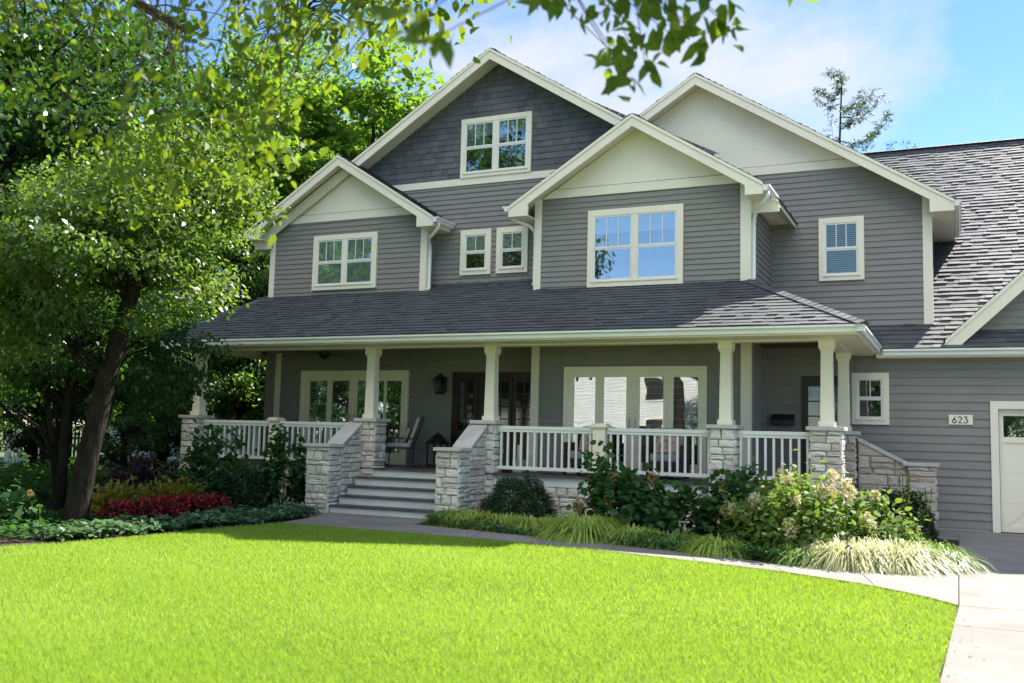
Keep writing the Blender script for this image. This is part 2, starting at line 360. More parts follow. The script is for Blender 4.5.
def raw_mesh(name, V, F, rnd, m):
    """F: (nf,k) int array"""
    me = bpy.data.meshes.new(name); nf, k = F.shape
    me.vertices.add(len(V)); me.vertices.foreach_set('co', np.asarray(V, np.float32).ravel())
    me.loops.add(nf*k); me.loops.foreach_set('vertex_index', F.astype(np.int32).ravel())
    me.polygons.add(nf); me.polygons.foreach_set('loop_start', np.arange(0, nf*k, k, dtype=np.int32))
    me.polygons.foreach_set('loop_total', np.full(nf, k, np.int32))
    me.update(calc_edges=True)
    at = me.attributes.new('rnd', 'FLOAT', 'FACE'); at.data.foreach_set('value', np.asarray(rnd, np.float32))
    me.materials.append(MT[m]); return me
def card_mesh(name, m, P, D, NN, Ln, Wd, tmpl=T_LEAF, rnd=None, fold=.25, curl=.15):
    V, k = cards(P, D, NN, Ln, Wd, tmpl, fold, curl); n = len(P)
    return raw_mesh(name, V, np.arange(n*k).reshape(n, k), RNG.random(n) if rnd is None else rnd, m)
def strip_mesh(name, m, P, D, Ln, Wd, droop, seg=3, rnd=None):
    V, k, F = strips(P, D, Ln, Wd, droop, seg); n = len(P)
    FF = (F[None]+np.arange(n)[:, None, None]*k).reshape(-1, 4)
    return raw_mesh(name, V, FF, np.repeat(RNG.random(n) if rnd is None else rnd, len(F)), m)
def rnd_dirs(n): return unit(RNG.normal(size=(n, 3)))

# ================================================================== GROUND
def sheet(name, polys, z, m, kind='structure', label=None):
    mb = MB()
    for p in polys: mb.add([(x, y, z) for x, y in p], [tuple(range(len(p)))])
    o = mb.build(name, m); o['kind'] = kind
    if label: o['label'] = label
    return o
sheet('ground', [[(-900, -900), (900, -900), (900, 900), (-900, 900)]], -.03, 'field')
LAWN = [(-30, -12), (-.95, -12), (-.30, 3.0), (-.16, 7.0), (-.11, 8.2), (-.07, 9.3), (-.045, 10.3), (-.11, 10.53), (-.39, 10.83), (-1.01, 11.35), (-1.93, 11.81), (-3.1, 12.16),
        (-4.44, 12.5), (-6.07, 12.75), (-7.78, 12.85), (-10.08, 12.95), (-10.23, 11.46), (-10.32, 9.99), (-10.42, 8.9), (-10.9, 7.9), (-12.5, 7.0), (-30, 6.6)]
sheet('lawn', [LAWN], .0, 'turf')
sheet('planting_bed', [[(-10.0, 12.9), (-10.0, 16.5), (-16.5, 16.5), (-30, 18), (-30, 6.5), (-12.5, 6.9), (-10.8, 7.9), (-10.4, 9), (-10.2, 11.4)]], .004, 'soil')
sheet('flower_bed', [[(-8.3, 16.2), (-8.3, 14.6), (-7.96, 13.95), (-5.4, 13.35), (-3.17, 12.85), (-1.78, 12.30), (-.88, 12.25), (-.05, 12.7), (0, 13.2), (0.06, 17.4), (-.35, 17.9), (-1.9, 18.0), (-2.2, 16.2)]], .008, 'soil')
# walk: slabs with joints between them
WF = [(-.030, 10.35), (-.39, 10.83), (-1.01, 11.35), (-1.93, 11.81), (-3.1, 12.16), (-4.44, 12.5), (-6.07, 12.75), (-7.78, 12.85), (-10.08, 12.95)]
WB = [(-.030, 12.75), (-.88, 12.27), (-1.3, 12.30), (-1.95, 12.42), (-3.17, 12.92), (-4.5, 13.22), (-5.9, 13.55), (-7.9, 14.0), (-10.3, 14.3)]
def resample(pl, n):
    L_ = [0]
    for a, b in zip(pl, pl[1:]): L_.append(L_[-1]+math.dist(a, b))
    o = []
    for i in range(n+1):
        s = L_[-1]*i/n; j = max(k for k in range(len(L_)-1) if L_[k] <= s+1e-9); t = (s-L_[j])/(L_[j+1]-L_[j])
        o.append((pl[j][0]+(pl[j+1][0]-pl[j][0])*t, pl[j][1]+(pl[j+1][1]-pl[j][1])*t))
    return o
mb = MB(); ns = 27; A = resample(WF, ns); B = resample(WB, ns)
for i in range(ns):
    g = .004 if i % 3 == 0 else 0; h = .004 if i % 3 == 2 else 0
    lerp = lambda p, q, t: (p[0]+(q[0]-p[0])*t, p[1]+(q[1]-p[1])*t)
    s = [lerp(A[i], A[i+1], g*4), lerp(A[i], A[i+1], 1-h*4), lerp(B[i], B[i+1], 1-h*4), lerp(B[i], B[i+1], g*4)]
    mb.prism(s[::-1], (0, 0, 0), (1, 0, 0), (0, 1, 0), (0, 0, 1), -.02, .022)
mb.prism([(-10.42, 14.0), (-8.2, 14.0), (-8.37, 15.04), (-10.6, 15.04)], (0, 0, 0), (1, 0, 0), (0, 1, 0), (0, 0, 1), -.02, .026)
o = mb.build('front_walk', 'concrete'); o['kind'] = 'structure'
mb = MB(); ys = [-14, -9, -4.5, -.5, 3.0, 6.2, 9.2, 10.35, 13.5, 16.6, 19.47]; xs = [-.025, 3.2, 6.6]
xl = lambda y: -.025 if y > 10.34 else -.035-.0285*(10.35-y)-.0005*(10.35-y)**2
for i in range(len(ys)-1):
    for j in range(2):
        a, b = ys[i]+.006, ys[i+1]-.006; e = (xl(a), xl(b)) if j == 0 else (xs[1]+.006, xs[1]+.006)
        mb.prism([(e[0], a), (xs[j+1]-.006, a), (xs[j+1]-.006, b), (e[1], b)], (0, 0, 0), (1, 0, 0), (0, 1, 0), (0, 0, 1), -.02, .02)
mb.box(-.40, -.03, 17.55, 19.47, -.02, .018)
o = mb.build('driveway', 'drive'); o['kind'] = 'structure'
sheet('street', [[(-200, -22), (200, -22), (200, -14.2), (-200, -14.2)]], -.012, 'tread')

# ================================================================== HOUSE
HS = thing('house', (-7, 18, 0), 'two-storey grey clapboard house with cream gables, stone-piered front porch and attached garage', 'house')
YL, YM, YC, YR, YG = 17.77, 18.14, 17.5, 19.7, 19.5
XCL, XCR = -7.64, -3.40; XLL, XLR = -14.46, -10.33; XGR = 7.0
FZ = .83; SL = .63
def part(mb, name, m, **k): return mb.build(name, m, HS, **k)
def gable_top(x, px, pz, s): return pz-s*abs(x-px)
PKL = (-12.395, 7.475); PKC = (-5.52, 7.505); PKM = (-8.87, 9.525); PKR = (-4.87, 8.995)    # wall-plane gable apexes (underside of the roof)
# --- siding walls
def gwall(x0, x1, zb, pk, Y, zf, ex, band=True):
    g0, g1 = gable_top(x0, *pk, SL), gable_top(x1, *pk, SL)
    under = lambda pl: clip(clip(pl, SL, 1, pk[1]+SL*pk[0]), -SL, 1, pk[1]-SL*pk[0])
    mb = MB(); lap(mb, under([(x0, zb), (x1, zb), (x1, zf), (x0, zf)]), FY(Y), ex, z0=zb-.03); part(mb, 'siding_wall', 'siding')
    mb = MB(); mb.prism(under([(x0, zf+.19), (x1, zf+.19), (x1, pk[1]), (x0, pk[1])]), *FY(Y), -.05, .012); part(mb, 'gable_panel', 'trim')
    mb = MB(); mb.prism(under([(x0, zf), (x1, zf), (x1, zf+.172), (x0, zf+.172)]), *FY(Y), 0, .036); part(mb, 'frieze_board', 'trim')
    mb = MB(); mb.prism(under([(x0, zf-.05), (x1, zf-.05), (x1, zf+.2), (x0, zf+.2)]), *FY(Y), -.06, -.002); part(mb, 'gable_sheathing', 'siding')
gwall(XLL, XLR, 4.45, PKL, YL, 6.25, .112)
gwall(XCL, XCR, 3.25, PKC, YC, 6.25, .104)
gwall(-9.3, -.42, 3.6, PKR, YR, 6.97, .118)
# main gable: clapboard below the band, shakes above
mb = MB(); lap(mb, [(XLL, 4.3), (XCL+.1, 4.3), (XCL+.1, 6.9), (XLL, 6.9)], FY(YM), .110); part(mb, 'siding_wall', 'siding')
mb = MB(); mb.box(-13.0, -5.3, YM-.036, YM, 6.89, 7.04); part(mb, 'belly_band', 'trim')
mb = MB(); lap(mb, [(-13.6, 7.04), (-4.1, 7.04), PKM], FY(YM), .132, .016, gaps=True); part(mb, 'shake_gable', 'shake')
mb = MB(); mb.prism([(-13.6, 6.0), (-4.1, 6.0), (-4.1, 6.45), PKM, (-13.6, 6.45)], *FY(YM), -.06, -.004); part(mb, 'gable_sheathing', 'siding')
# lower walls
mb = MB(); lap(mb, [(XLL, FZ), (XCL+.1, FZ), (XCL+.1, 3.4), (XLL, 3.4)], FY(YM), .118); lap(mb, [(XCL, FZ), (XCR, FZ), (XCR, 3.26), (XCL, 3.26)], FY(YC), .118); part(mb, 'porch_wall', 'siding')
mb = MB(); lap(mb, [(XCR, FZ), (-1.8, FZ), (-1.8, 3.4), (XCR, 3.4)], FY(19.02), .15); lap(mb, [(YC, FZ), (19.1, FZ), (19.1, 3.4), (YC, 3.4)], FX(XCR), .15); part(mb, 'recess_wall', 'siding')
mb = MB(); lap(mb, [(-1.86, .06), (.52, .06), (.52, 2.36), (XGR, 2.36), (XGR, 3.3), (-1.86, 3.3)], FY(YG), .152, z0=.06); lap(mb, [(4.05, .06), (XGR, .06), (XGR, 2.36), (4.05, 2.36)], FY(YG), .152, z0=.06)
lap(mb, [(YG, .06), (30, .06), (30, 3.3), (YG, 3.3)], FX(XGR), .152); part(mb, 'garage_wall', 'siding')
mb = MB(); mb.box(-1.86, .5, YG+.001, YG+.06, -.03, .058); part(mb, 'footing', 'cap')
# side walls of the projections, back and ends
mb = MB(); lap(mb, [(YL, 4.3), (YM, 4.3), (YM, 6.1), (YL, 6.1)], FX(XLR), .112); part(mb, 'side_wall', 'siding'); mb = MB(); lap(mb, [(YC, 4.3), (YR, 4.3), (YR, 6.2), (YC, 6.2)], FX(XCR), .118)
part(mb, 'side_wall', 'siding'); mb = MB()
lap(mb, [(-YM, FZ), (-YC, FZ), (-YC, 6.2), (-YM, 6.2)], FX(XCL, -1), .118)
part(mb, 'side_wall', 'siding'); mb = MB()
lap(mb, [(-29, .2), (-YL, .2), (-YL, 6.1), (-29, 6.1)], FX(XLL, -1), .118); part(mb, 'side_wall', 'siding'); mb = MB(); lap(mb, [(YR, 3.3), (30, 3.3), (30, 6.2), (YR, 6.2)], FX(-.42), .118)
part(mb, 'side_wall', 'siding'); mb = MB(); mb.box(XLL+.02, XGR-.02, 29.9, 30, 0, 3.3); part(mb, 'back_wall', 'siding'); mb = MB(); mb.box(XLL+.02, -.45, 28.9, 29, 3.3, 6.2); part(mb, 'back_wall', 'siding')
# corner boards
def cb(x0, x1, Y, z0, z1, side=0, d=.115):
    mb = MB(); mb.box(x0, x1, Y-.03, Y+.0, z0, z1)
    if side: xx = x1 if side > 0 else x0; mb.box(min(xx, xx+.028*side), max(xx, xx+.028*side), Y-.03, Y+d, z0, z1)
    part(mb, 'corner_board', 'trim')
cb(XLL, XLL+.115, YL, 4.4, 6.27, -1); cb(XLR-.125, XLR, YL, 4.4, 6.27, 1)
cb(XCL, XCL+.125, YC, 4.3, 6.27, -1); cb(XCR-.16, XCR, YC, 4.3, 6.27, 1)
cb(-.56, -.42, YR, 3.72, 6.4, 1)
cb(XLL, XLL+.14, YM, FZ, 3.3, -1); cb(XCL, XCL+.14, YC, FZ, 3.3, -1); cb(XCR-.15, XCR, YC, FZ, 3.3, 1)
mb = MB(); mb.box(XCR+.001, XCR+.06, 18.94, 19.0, FZ, 3.3); part(mb, 'corner_bead', 'siding')
# --- gabled roofs
def gable_roof(pk, xl, xr, wl, wr, yf, yb, eaveL=True, eaveR=True, th=.17, name='gable_roof', fd=.2):
    """pk: top of the rake at the front; xl/xr eave tips; wl/wr wall faces"""
    px, pz = pk; c = 1/math.hypot(1, SL)
    sh = MB(); dk = MB(); fa = MB()
    for sgn, xt, wx, ev in ((-1, xl, wl, eaveL), (1, xr, wr, eaveR)):
        run = abs(xt-px); ln = run/c; zt = pz-SL*run
        v = Vector((-sgn*c, 0, SL*c)); n = Vector((sgn*SL*c, 0, c)); u = Vector((0, sgn, 0))
        o_ = Vector((xt, yf if sgn > 0 else yb, zt))
        shingles(sh, [(-.02 if sgn > 0 else 0, -.03), (yb-yf+(.02 if sgn < 0 else 0), -.03), (yb-yf+(.02 if sgn < 0 else 0), ln), (-.02 if sgn > 0 else 0, ln)], o_, u, v, n)
        # deck slab (its underside is the rake soffit)
        dk.prism([(px, pz-.012), (xt, zt-.012), (xt, zt-.10), (px, pz-.012-.13)], (0, yf+.045, 0), (1, 0, 0), (0, 0, 1), (0, 1, 0), 0, yb-yf-.045)
        # rake fascia with a boxed lower end
        zb = zt-fd-.005
        kx = (zb-(pz-.012-fd))/(-SL)  # distance from apex where rake bottom meets zb
        P = [(px, pz-.002), (xt, zt-.002), (xt, zb), (wx, zb), (wx, max(zb, pz-fd-.03-SL*abs(wx-px))), (px, pz-fd-.03)]
        fa.prism(P, (0, yf, 0), (1, 0, 0), (0, 0, 1), (0, 1, 0), 0, .042)
        fa.prism([(px, pz+.004), (xt, zt+.004), (xt, zt-.055), (px, pz-.055)], (0, yf, 0), (1, 0, 0), (0, 0, 1), (0, 1, 0), -.022, -.001)
        if ev:
            e0, e1 = sorted((wx, xt-sgn*.001)); fa.box(e0, e1, yf+.044, yb, zb+.002, zb+.022)
            f0, f1 = sorted((xt-sgn*.03, xt-.0015*sgn)); fa.box(f0, f1, yf+.044, yb, zb+.024, zt-.02)
    part(sh, name, 'shingle'); part(dk, 'rake_soffit', 'soffit'); part(fa, 'fascia', 'trim')
gable_roof((-12.395, 7.62), -14.87, -9.93, XLL, XLR, 17.32, 19.9)
gable_roof((-5.52, 7.65), -8.06, -3.08, XCL, XCR, 17.05, 21.0)
gable_roof((-8.87, 9.67), -14.87, -2.9, -14.4, -3.4, 17.64, 29.4, True, False)
gable_roof((-4.87, 9.14), -9.6, .0, -9.3, -.42, 19.25, 29.4, False, True)
# --- porch roof: front slope, right return, left return
def slope_poly(name, pts, hip=None):
    """pts 3D convex polygon, first edge is the eave"""
    p = [Vector(q) for q in pts]; u = (p[1]-p[0]).normalized(); n = u.cross(p[-1]-p[0]).normalized()
    if n.z < 0: n = -n
    v = n.cross(u)
    if v.z < 0: v = -v
    poly = [((q-p[0]).dot(u), (q-p[0]).dot(v)) for q in p]
    sh = MB(); sh.prism(poly if area(poly) > 0 else poly[::-1], p[0], u, v, n, -.03, 0); shingles(sh, poly, p[0], u, v, n)
    return part(sh, name, 'shingle')
EY, EZ, PS = 15.36, 3.345, .505
E1, E0 = (-1.26, EY, EZ), (-15.42, EY, EZ)
H1 = (XCR-.01, EY+2.14, EZ+.505*2.14); zz = lambda y: EZ+PS*(y-EY)
slope_poly('porch_roof', [E0, E1, H1, (-4.2, 18.2, zz(18.2)), (-14.45, 18.2, zz(18.2))])
slope_poly('porch_roof', [E1, (-1.26, 19.05, EZ), (-2.2, 19.75, EZ+.48), (XCR-.01, 19.75, H1[2]), H1])
slope_poly('porch_roof', [(-15.42, 21, EZ), E0, (-14.45, 18.2, zz(18.2)), (-14.45, 21, zz(18.2))])
def ridge_cap(a, b, wd=.13):
    a, b = Vector(a), Vector(b); d = (b-a); L_ = d.length; d.normalize(); s = d.cross(Vector((0, 0, 1))).normalized(); nn = s.cross(d); mb = MB(); t = 0
    while t < L_:
        p = a+d*t; q = a+d*min(L_, t+.2); h0, h1 = .045, .03
        mb.add([p+s*wd-nn*.03+nn*h0*.5, p+nn*h0, p-s*wd-nn*.03+nn*h0*.5, q+s*wd-nn*.03+nn*h1*.5, q+nn*h1, q-s*wd-nn*.03+nn*h1*.5], [(0, 1, 4, 3), (1, 2, 5, 4), (0, 2, 1)])
        t += .145
    return mb
part(ridge_cap(E1, H1), 'hip_cap', 'shingle'); part(ridge_cap(E0, (-14.45, 18.2, zz(18.2))), 'hip_cap', 'shingle')
for (pk, y0, y1) in (((-12.395, 7.60), 17.34, 19.6), ((-5.52, 7.63), 17.07, 20), ((-8.87, 9.65), 17.66, 29), ((-4.87, 9.12), 19.27, 29)):
    part(ridge_cap((pk[0], y0, pk[1]), (pk[0], y1, pk[1])), 'ridge_cap', 'shingle')
# garage roof
GY, GZ, GS = 19.05, 3.29, .8; RY = 26.35; RZ = GZ+GS*(RY-GY)
gz = lambda y: GZ+GS*(y-GY)
slope_poly('garage_roof', [(-1.27, GY, GZ), (-.42, GY, GZ), (-.42, 19.74, gz(19.74)), (-2.1, 19.74, gz(19.74))])
slope_poly('garage_roof', [(-.42, GY, GZ), (7.3, GY, GZ), (7.3, RY, RZ), (-.42, RY, RZ)])
slope_poly('garage_roof', [(-4.8, 21.5, gz(21.5)), (-.42, 21.5, gz(21.5)), (-.42, RY, RZ), (-4.8, RY, RZ)])
slope_poly('garage_roof', [(7.3, 33.4, gz(19.3)), (-4.8, 33.4, gz(19.3)), (-4.8, RY, RZ), (7.3, RY, RZ)])
part(ridge_cap((-4.8, RY, RZ), (7.3, RY, RZ)), 'ridge_cap', 'shingle')
mb = MB(); mb.prism([(YG, 3.3), (30, 3.3), (RY, RZ-.15)], *FX(XGR), -.05, 0); part(mb, 'gable_panel', 'siding')
# cross gable over the garage door
dx, dz, ds = 3.55, 7.0, .95; c_ = 1/math.hypot(1, ds)
sh = MB(); fa = MB()
for sgn in (-1, 1):
    xt = dx+sgn*3.74; zt = dz-ds*3.74; ln = 3.74/c_
    v = Vector((-sgn*c_, 0, ds*c_)); n = Vector((sgn*ds*c_, 0, c_)); yb = 24.2
    o_ = Vector((xt, 19.12 if sgn > 0 else yb, zt))
    shingles(sh, [(0, -.02), (yb-19.12, -.02), (yb-19.12, ln), (0, ln)], o_, Vector((0, sgn, 0)), v, n)
    sh.prism([(dx, dz-.01), (xt, zt-.01), (xt, zt-.1), (dx, dz-.15)], (0, 19.16, 0), (1, 0, 0), (0, 0, 1), (0, 1, 0), 0, yb-19.16)
    fa.prism([(dx, dz), (xt, zt), (xt+sgn*.02, zt-.10), (xt-sgn*.25, zt-.10), (dx, dz-.33)], (0, 19.12, 0), (1, 0, 0), (0, 0, 1), (0, 1, 0), 0, .045)
    fa.prism([(dx, dz+.004), (xt, zt+.004), (xt, zt-.07), (dx, dz-.08)], (0, 19.12, 0), (1, 0, 0), (0, 0, 1), (0, 1, 0), -.022, -.001)
    fa.prism([(dx, dz-.16), (xt, zt-.11), (xt-sgn*.22, zt-.11), (dx, dz-.34)], (0, 19.17, 0), (1, 0, 0), (0, 0, 1), (0, 1, 0), 0, .33)
part(sh, 'cross_gable_roof', 'shingle'); part(fa, 'fascia', 'trim')
mb = MB(); lap(mb, [(.4, 3.5), (6.7, 3.5), (6.7, 3.75), (dx, dz-.3), (.4, 3.75)], FY(19.52), .13); part(mb, 'cross_gable_wall', 'siding')

# --- eaves of porch and garage: soffit, fascia, beam, ceiling, gutters
mb = MB()
mb.box(-15.3, -1.38, EY+.12, EY+.15, 3.20, 3.335); mb.box(-15.3, -1.40, EY+.152, 16.095, 3.20, 3.222)
mb.box(-1.41, -1.38, EY+.152, 19.05, 3.20, 3.335); mb.box(-1.80, -1.412, 16.097, 19.48, 3.20, 3.222)
mb.box(-15.3, -15.27, EY+.152, 21, 3.20, 3.335); mb.box(-15.268, -15.135, EY+.152, 18.2, 3.20, 3.222)
mb.box(-1.38, 7.2, 19.15, 19.18, 3.14, 3.275); mb.box(-1.37, 7.2, 19.182, 19.48, 3.14, 3.16)
part(mb, 'eave_trim', 'trim')
mb = MB(); mb.box(-15.13, -1.78, 16.10, 16.38, 3.175, 3.33); mb.box(-2.03, -1.78, 16.382, 19.0, 3.175, 3.33); mb.box(-15.13, -14.88, 16.382, 18.1, 3.175, 3.33); part(mb, 'porch_beam', 'trim')
mb = MB(); mb.box(-15.1, -1.8, 16.382, 19.4, 3.335, 3.36); part(mb, 'porch_ceiling', 'ceil')
def gutter(path_axis, a0, a1, b, z, outdir):
    """K profile along X ('x') or Y ('y')"""
    prof = [(0, 0), (0, -.115), (.075, -.115), (.085, -.06), (.115, -.035), (.115, 0), (.105, 0), (.105, -.012), (.01, -.012), (.01, 0)]
    mb = MB()
    if path_axis == 'x': mb.prism([(p*outdir, q) for p, q in prof], (0, b, z), (0, 1, 0), (0, 0, 1), (1, 0, 0), a0, a1)
    else: mb.prism([(p*outdir, q) for p, q in prof], (b, 0, z), (1, 0, 0), (0, 0, 1), (0, 1, 0), a0, a1)
    part(mb, 'gutter', 'white')
gutter('x', -15.42, -1.265, EY+.118, EZ-.003, -1); gutter('y', EY+.004, 19.03, -1.378, EZ-.003, 1)
gutter('x', -1.26, 7.3, 19.148, GZ-.003, -1)
tipL, tipC, tipR = 7.62-SL*(14.87-12.395), 7.65-SL*2.49, 9.14-SL*4.87
gutter('y', 17.3, 18.1, -9.925, tipL-.01, 1); gutter('y', 17.03, 19.66, -3.075, tipC-.01, 1); gutter('y', 17.03, 18.1, -8.065, tipC-.01, -1)
gutter('y', 19.23, 22.3, .004, tipR-.01, 1); gutter('y', 17.3, 29, -14.875, tipL-.01, -1)
def downspout(pts):
    mb = MB(); mb.tube(pts, .038, 8); part(mb, 'downspout', 'white', smooth=True)
zl = 4.5
downspout([(-9.86, 17.45, tipL-.12), (-9.87, 17.46, tipL-.2), (-10.0, 17.5, tipL-.32), (-10.2, 17.62, tipL-.42), (-10.26, 17.80, tipL-.5), (-10.27, 17.84, tipL-.62), (-10.27, 17.84, 4.62), (-10.27, 17.78, 4.56)])
downspout([(-3.02, 17.16, tipC-.12), (-3.02, 17.17, tipC-.2), (-3.12, 17.24, tipC-.30), (-3.27, 17.42, tipC-.38), (-3.33, 17.58, tipC-.5), (-3.34, 17.6, tipC-.62), (-3.34, 17.6, 4.50), (-3.34, 17.54, 4.45)])
downspout([(-8.10, 17.16, tipC-.12), (-8.09, 17.17, tipC-.2), (-7.98, 17.3, tipC-.28), (-7.80, 17.5, tipC-.34), (-7.72, 17.6, tipC-.44), (-7.71, 17.62, tipC-.56), (-7.71, 17.62, 4.6), (-7.71, 17.56, 4.54)])
downspout([(-15.2, 15.44, 3.23), (-15.2, 15.46, 3.14), (-15.22, 15.6, 3.05), (-15.22, 15.9, 2.97), (-15.22, 16.35, 2.9), (-15.22, 16.4, 2.75), (-15.22, 16.4, .2)])

# --- porch deck, skirt, foundation
mb = MB(); mb.box(-15.2, -10.585, 16.02, 19, FZ-.035, FZ); mb.box(-10.583, -8.397, 16.03, 19, FZ-.035, FZ); mb.box(-8.395, -1.66, 16.02, 19.4, FZ-.035, FZ); part(mb, 'porch_deck', 'deck')
mb = MB(); mb.box(-15.1, -10.7, 16.08, 16.11, .63, FZ-.037); mb.box(-8.2, -1.75, 16.08, 16.11, .63, FZ-.037); mb.box(-15.1, -15.07, 16.11, 18, .63, FZ-.037); part(mb, 'skirt_board', 'white')
for a, b in ((-14.9, -10.8), (-7.8, -2.1)):
    mb = MB(); stones(mb, [(a, 0), (b, 0), (b, .628), (a, .628)], FY(16.11), .8, True); part(mb, 'stone_foundation', 'stone')
mb = MB(); mb.box(-15.07, -1.7, 16.112, 16.3, -.02, .78); mb.box(-15.07, -14.9, 16.3, 18.1, -.02, .78); part(mb, 'foundation_wall', 'mortar')
# --- front steps
mb = MB(); tr = MB()
for k in range(5):
    y = 15.0+.258*k; z = .166*(k+1)
    x0, x1 = (-10.60, -8.37) if k == 0 else (-10.58, -8.40)
    mb.box(x0, x1, y+.03, y+.06, z-.166+.004, z-.04)
    if k < 4: tr.box(x0, x1, y, y+.29, z-.038, z)
stp = part(mb, 'front_steps', 'riser'); tr.build('tread', 'tread', stp)
# --- stone pedestals and sloping wing walls beside the steps
def wing(x0, x1, wx0, wx1):
    core = MB(); mb = MB(); yb = 16.06; ym = 15.42
    core.box(x0+.004, x1-.004, 15.02, ym, -.02, 1.22)
    core.prism([(ym, -.02), (yb, -.02), (yb, 1.64), (ym, 1.23)], (0, 0, 0), (0, 1, 0), (0, 0, 1), (1, 0, 0), wx0+.004, wx1-.004)
    stones(mb, [(x0-.012, 0), (x1+.012, 0), (x1+.012, 1.22), (x0-.012, 1.22)], FY(15.02), .82)
    for (xx, s, xw) in ((x1, 1, wx1), (x0, -1, wx0)):
        q = lambda pts: [(a*s, b) for a, b in pts]
        stones(mb, q([(15.008, 0), (ym, 0), (ym, 1.22), (15.008, 1.22)]), ((xx, 0, 0), (0, s, 0), (0, 0, 1), (s, 0, 0)), .82)
        stones(mb, q([(ym, 0), (yb, 0), (yb, 1.635), (ym, 1.22)]), ((xw, 0, 0), (0, s, 0), (0, 0, 1), (s, 0, 0)), .82, True)
    s = part(core, 'stair_wing_wall', 'mortar'); mb.build('stone_facing', 'stone', s)
    capm = MB(); capm.box(x0-.055, x1+.055, 14.95, ym+.03, 1.222, 1.284)
    capm.prism([(ym-.02, 1.255), (ym-.02, 1.315), (yb-.03, 1.715), (yb-.03, 1.65)], (0, 0, 0), (0, 1, 0), (0, 0, 1), (1, 0, 0), wx0-.03, wx1+.05)
    capm.build('coping', 'cap', s, bevel=.008)
wing(-11.15, -10.67, -10.95, -10.66); wing(-8.36, -7.93, -8.24, -7.93)
# --- piers and columns
def pier(x0, x1, y0, y1, zt, m='stone', z0=0.):
    core = MB(); core.box(x0, x1, y0, y1, z0-.02, zt); mb = MB()
    stones(mb, [(x0-.012, z0), (x1+.012, z0), (x1+.012, zt), (x0-.012, zt)], FY(y0), .82)
    for xx, s in ((x1, 1), (x0, -1)): stones(mb, [(a*s, b) for a, b in ((y0-.012, z0), (y1, z0), (y1, zt), (y0-.012, zt))], ((xx, 0, 0), (0, s, 0), (0, 0, 1), (s, 0, 0)), .82)
    s = part(core, 'stone_pier', 'mortar'); mb.build('stone_facing', m, s)
    c = MB(); c.box(x0-.07, x1+.07, y0-.07, y1+.07, zt, zt+.065); c.build('cap_stone', 'cap', s, bevel=.008)
def column(cx, cy, z0, zt, w0=.205, w1=.172):
    f = MB(); h0, h1 = w0/2, w1/2
    f.add([(cx-h0, cy-h0, z0), (cx+h0, cy-h0, z0), (cx+h0, cy+h0, z0), (cx-h0, cy+h0, z0), (cx-h1, cy-h1, zt), (cx+h1, cy-h1, zt), (cx+h1, cy+h1, zt), (cx-h1, cy+h1, zt)],
          [(0, 3, 2, 1), (4, 5, 6, 7), (0, 1, 5, 4), (1, 2, 6, 5), (2, 3, 7, 6), (3, 0, 4, 7)])
    s = part(f, 'column', 'trim', bevel=.006)
    b = MB(); b.box(cx-h0-.025, cx+h0+.025, cy-h0-.025, cy+h0+.025, z0+.001, z0+.085); b.build('column_base', 'trim', s, bevel=.006)
    c = MB(); c.box(cx-h1-.035, cx+h1+.035, cy-h1-.035, cy+h1+.035, zt-.12, zt); c.box(cx-h1-.018, cx+h1+.018, cy-h1-.018, cy+h1+.018, zt-.16, zt-.121); c.build('capital', 'trim', s, bevel=.004)
for x0, x1, cx in ((-15.25, -14.85, -15.0), (-10.74, -10.35, -10.57), (-8.17, -7.775, -7.93), (-3.755, -3.37, -3.54), (-2.145, -1.70, -1.915)):
    pier(x0, x1, 16.05, 16.45, 1.725); column(cx, 16.25, 1.79, 3.175)
pier(-2.12, -1.70, 18.36, 18.78, 1.69, 'stonetan'); column(-1.90, 18.57, 1.755, 3.2)
# side steps and their stone wall towards the drive
mb = MB(); P = [(-1.65, 0), (-.83, 0), (-.83, 1.16), (-1.65, 1.58)]; mb.prism(P, *FY(18.44), -.3, 0); w_ = part(mb, 'side_wing_wall', 'mortar')
mb = MB(); stones(mb, P, FY(18.44), 1., True); mb.build('stone_facing', 'stonetan', w_)
mb = MB(); mb.prism([(-1.65, 1.585), (-.83, 1.165), (-.83, 1.225), (-1.65, 1.645)], *FY(18.44), -.33, .05); mb.build('coping', 'cap', w_)
core = MB(); core.box(-.83, -.39, 18.36, 18.80, -.02, 1.165); w_ = part(core, 'stair_pedestal', 'mortar'); mb = MB()
stones(mb, [(-.84, 0), (-.38, 0), (-.38, 1.165), (-.84, 1.165)], FY(18.36)); stones(mb, [(18.35, 0), (18.8, 0), (18.8, 1.165), (18.35, 1.165)], FX(-.39)); mb.build('stone_facing', 'stonetan', w_)
mb = MB(); mb.box(-.90, -.32, 18.29, 18.87, 1.167, 1.225); mb.build('cap_stone', 'cap', w_, bevel=.008)
mb = MB(); tr = MB()
for k in range(4):
    z = FZ-.166*(k+1); mb.box(-1.66+.27*k, -1.37+.27*k, 16.5, 18.43, 0, z-.04); tr.box(-1.66+.27*k, -1.36+.27*k, 16.5, 18.43, z-.038, z)
s_ = part(mb, 'side_steps', 'riser'); tr.build('tread', 'tread', s_)
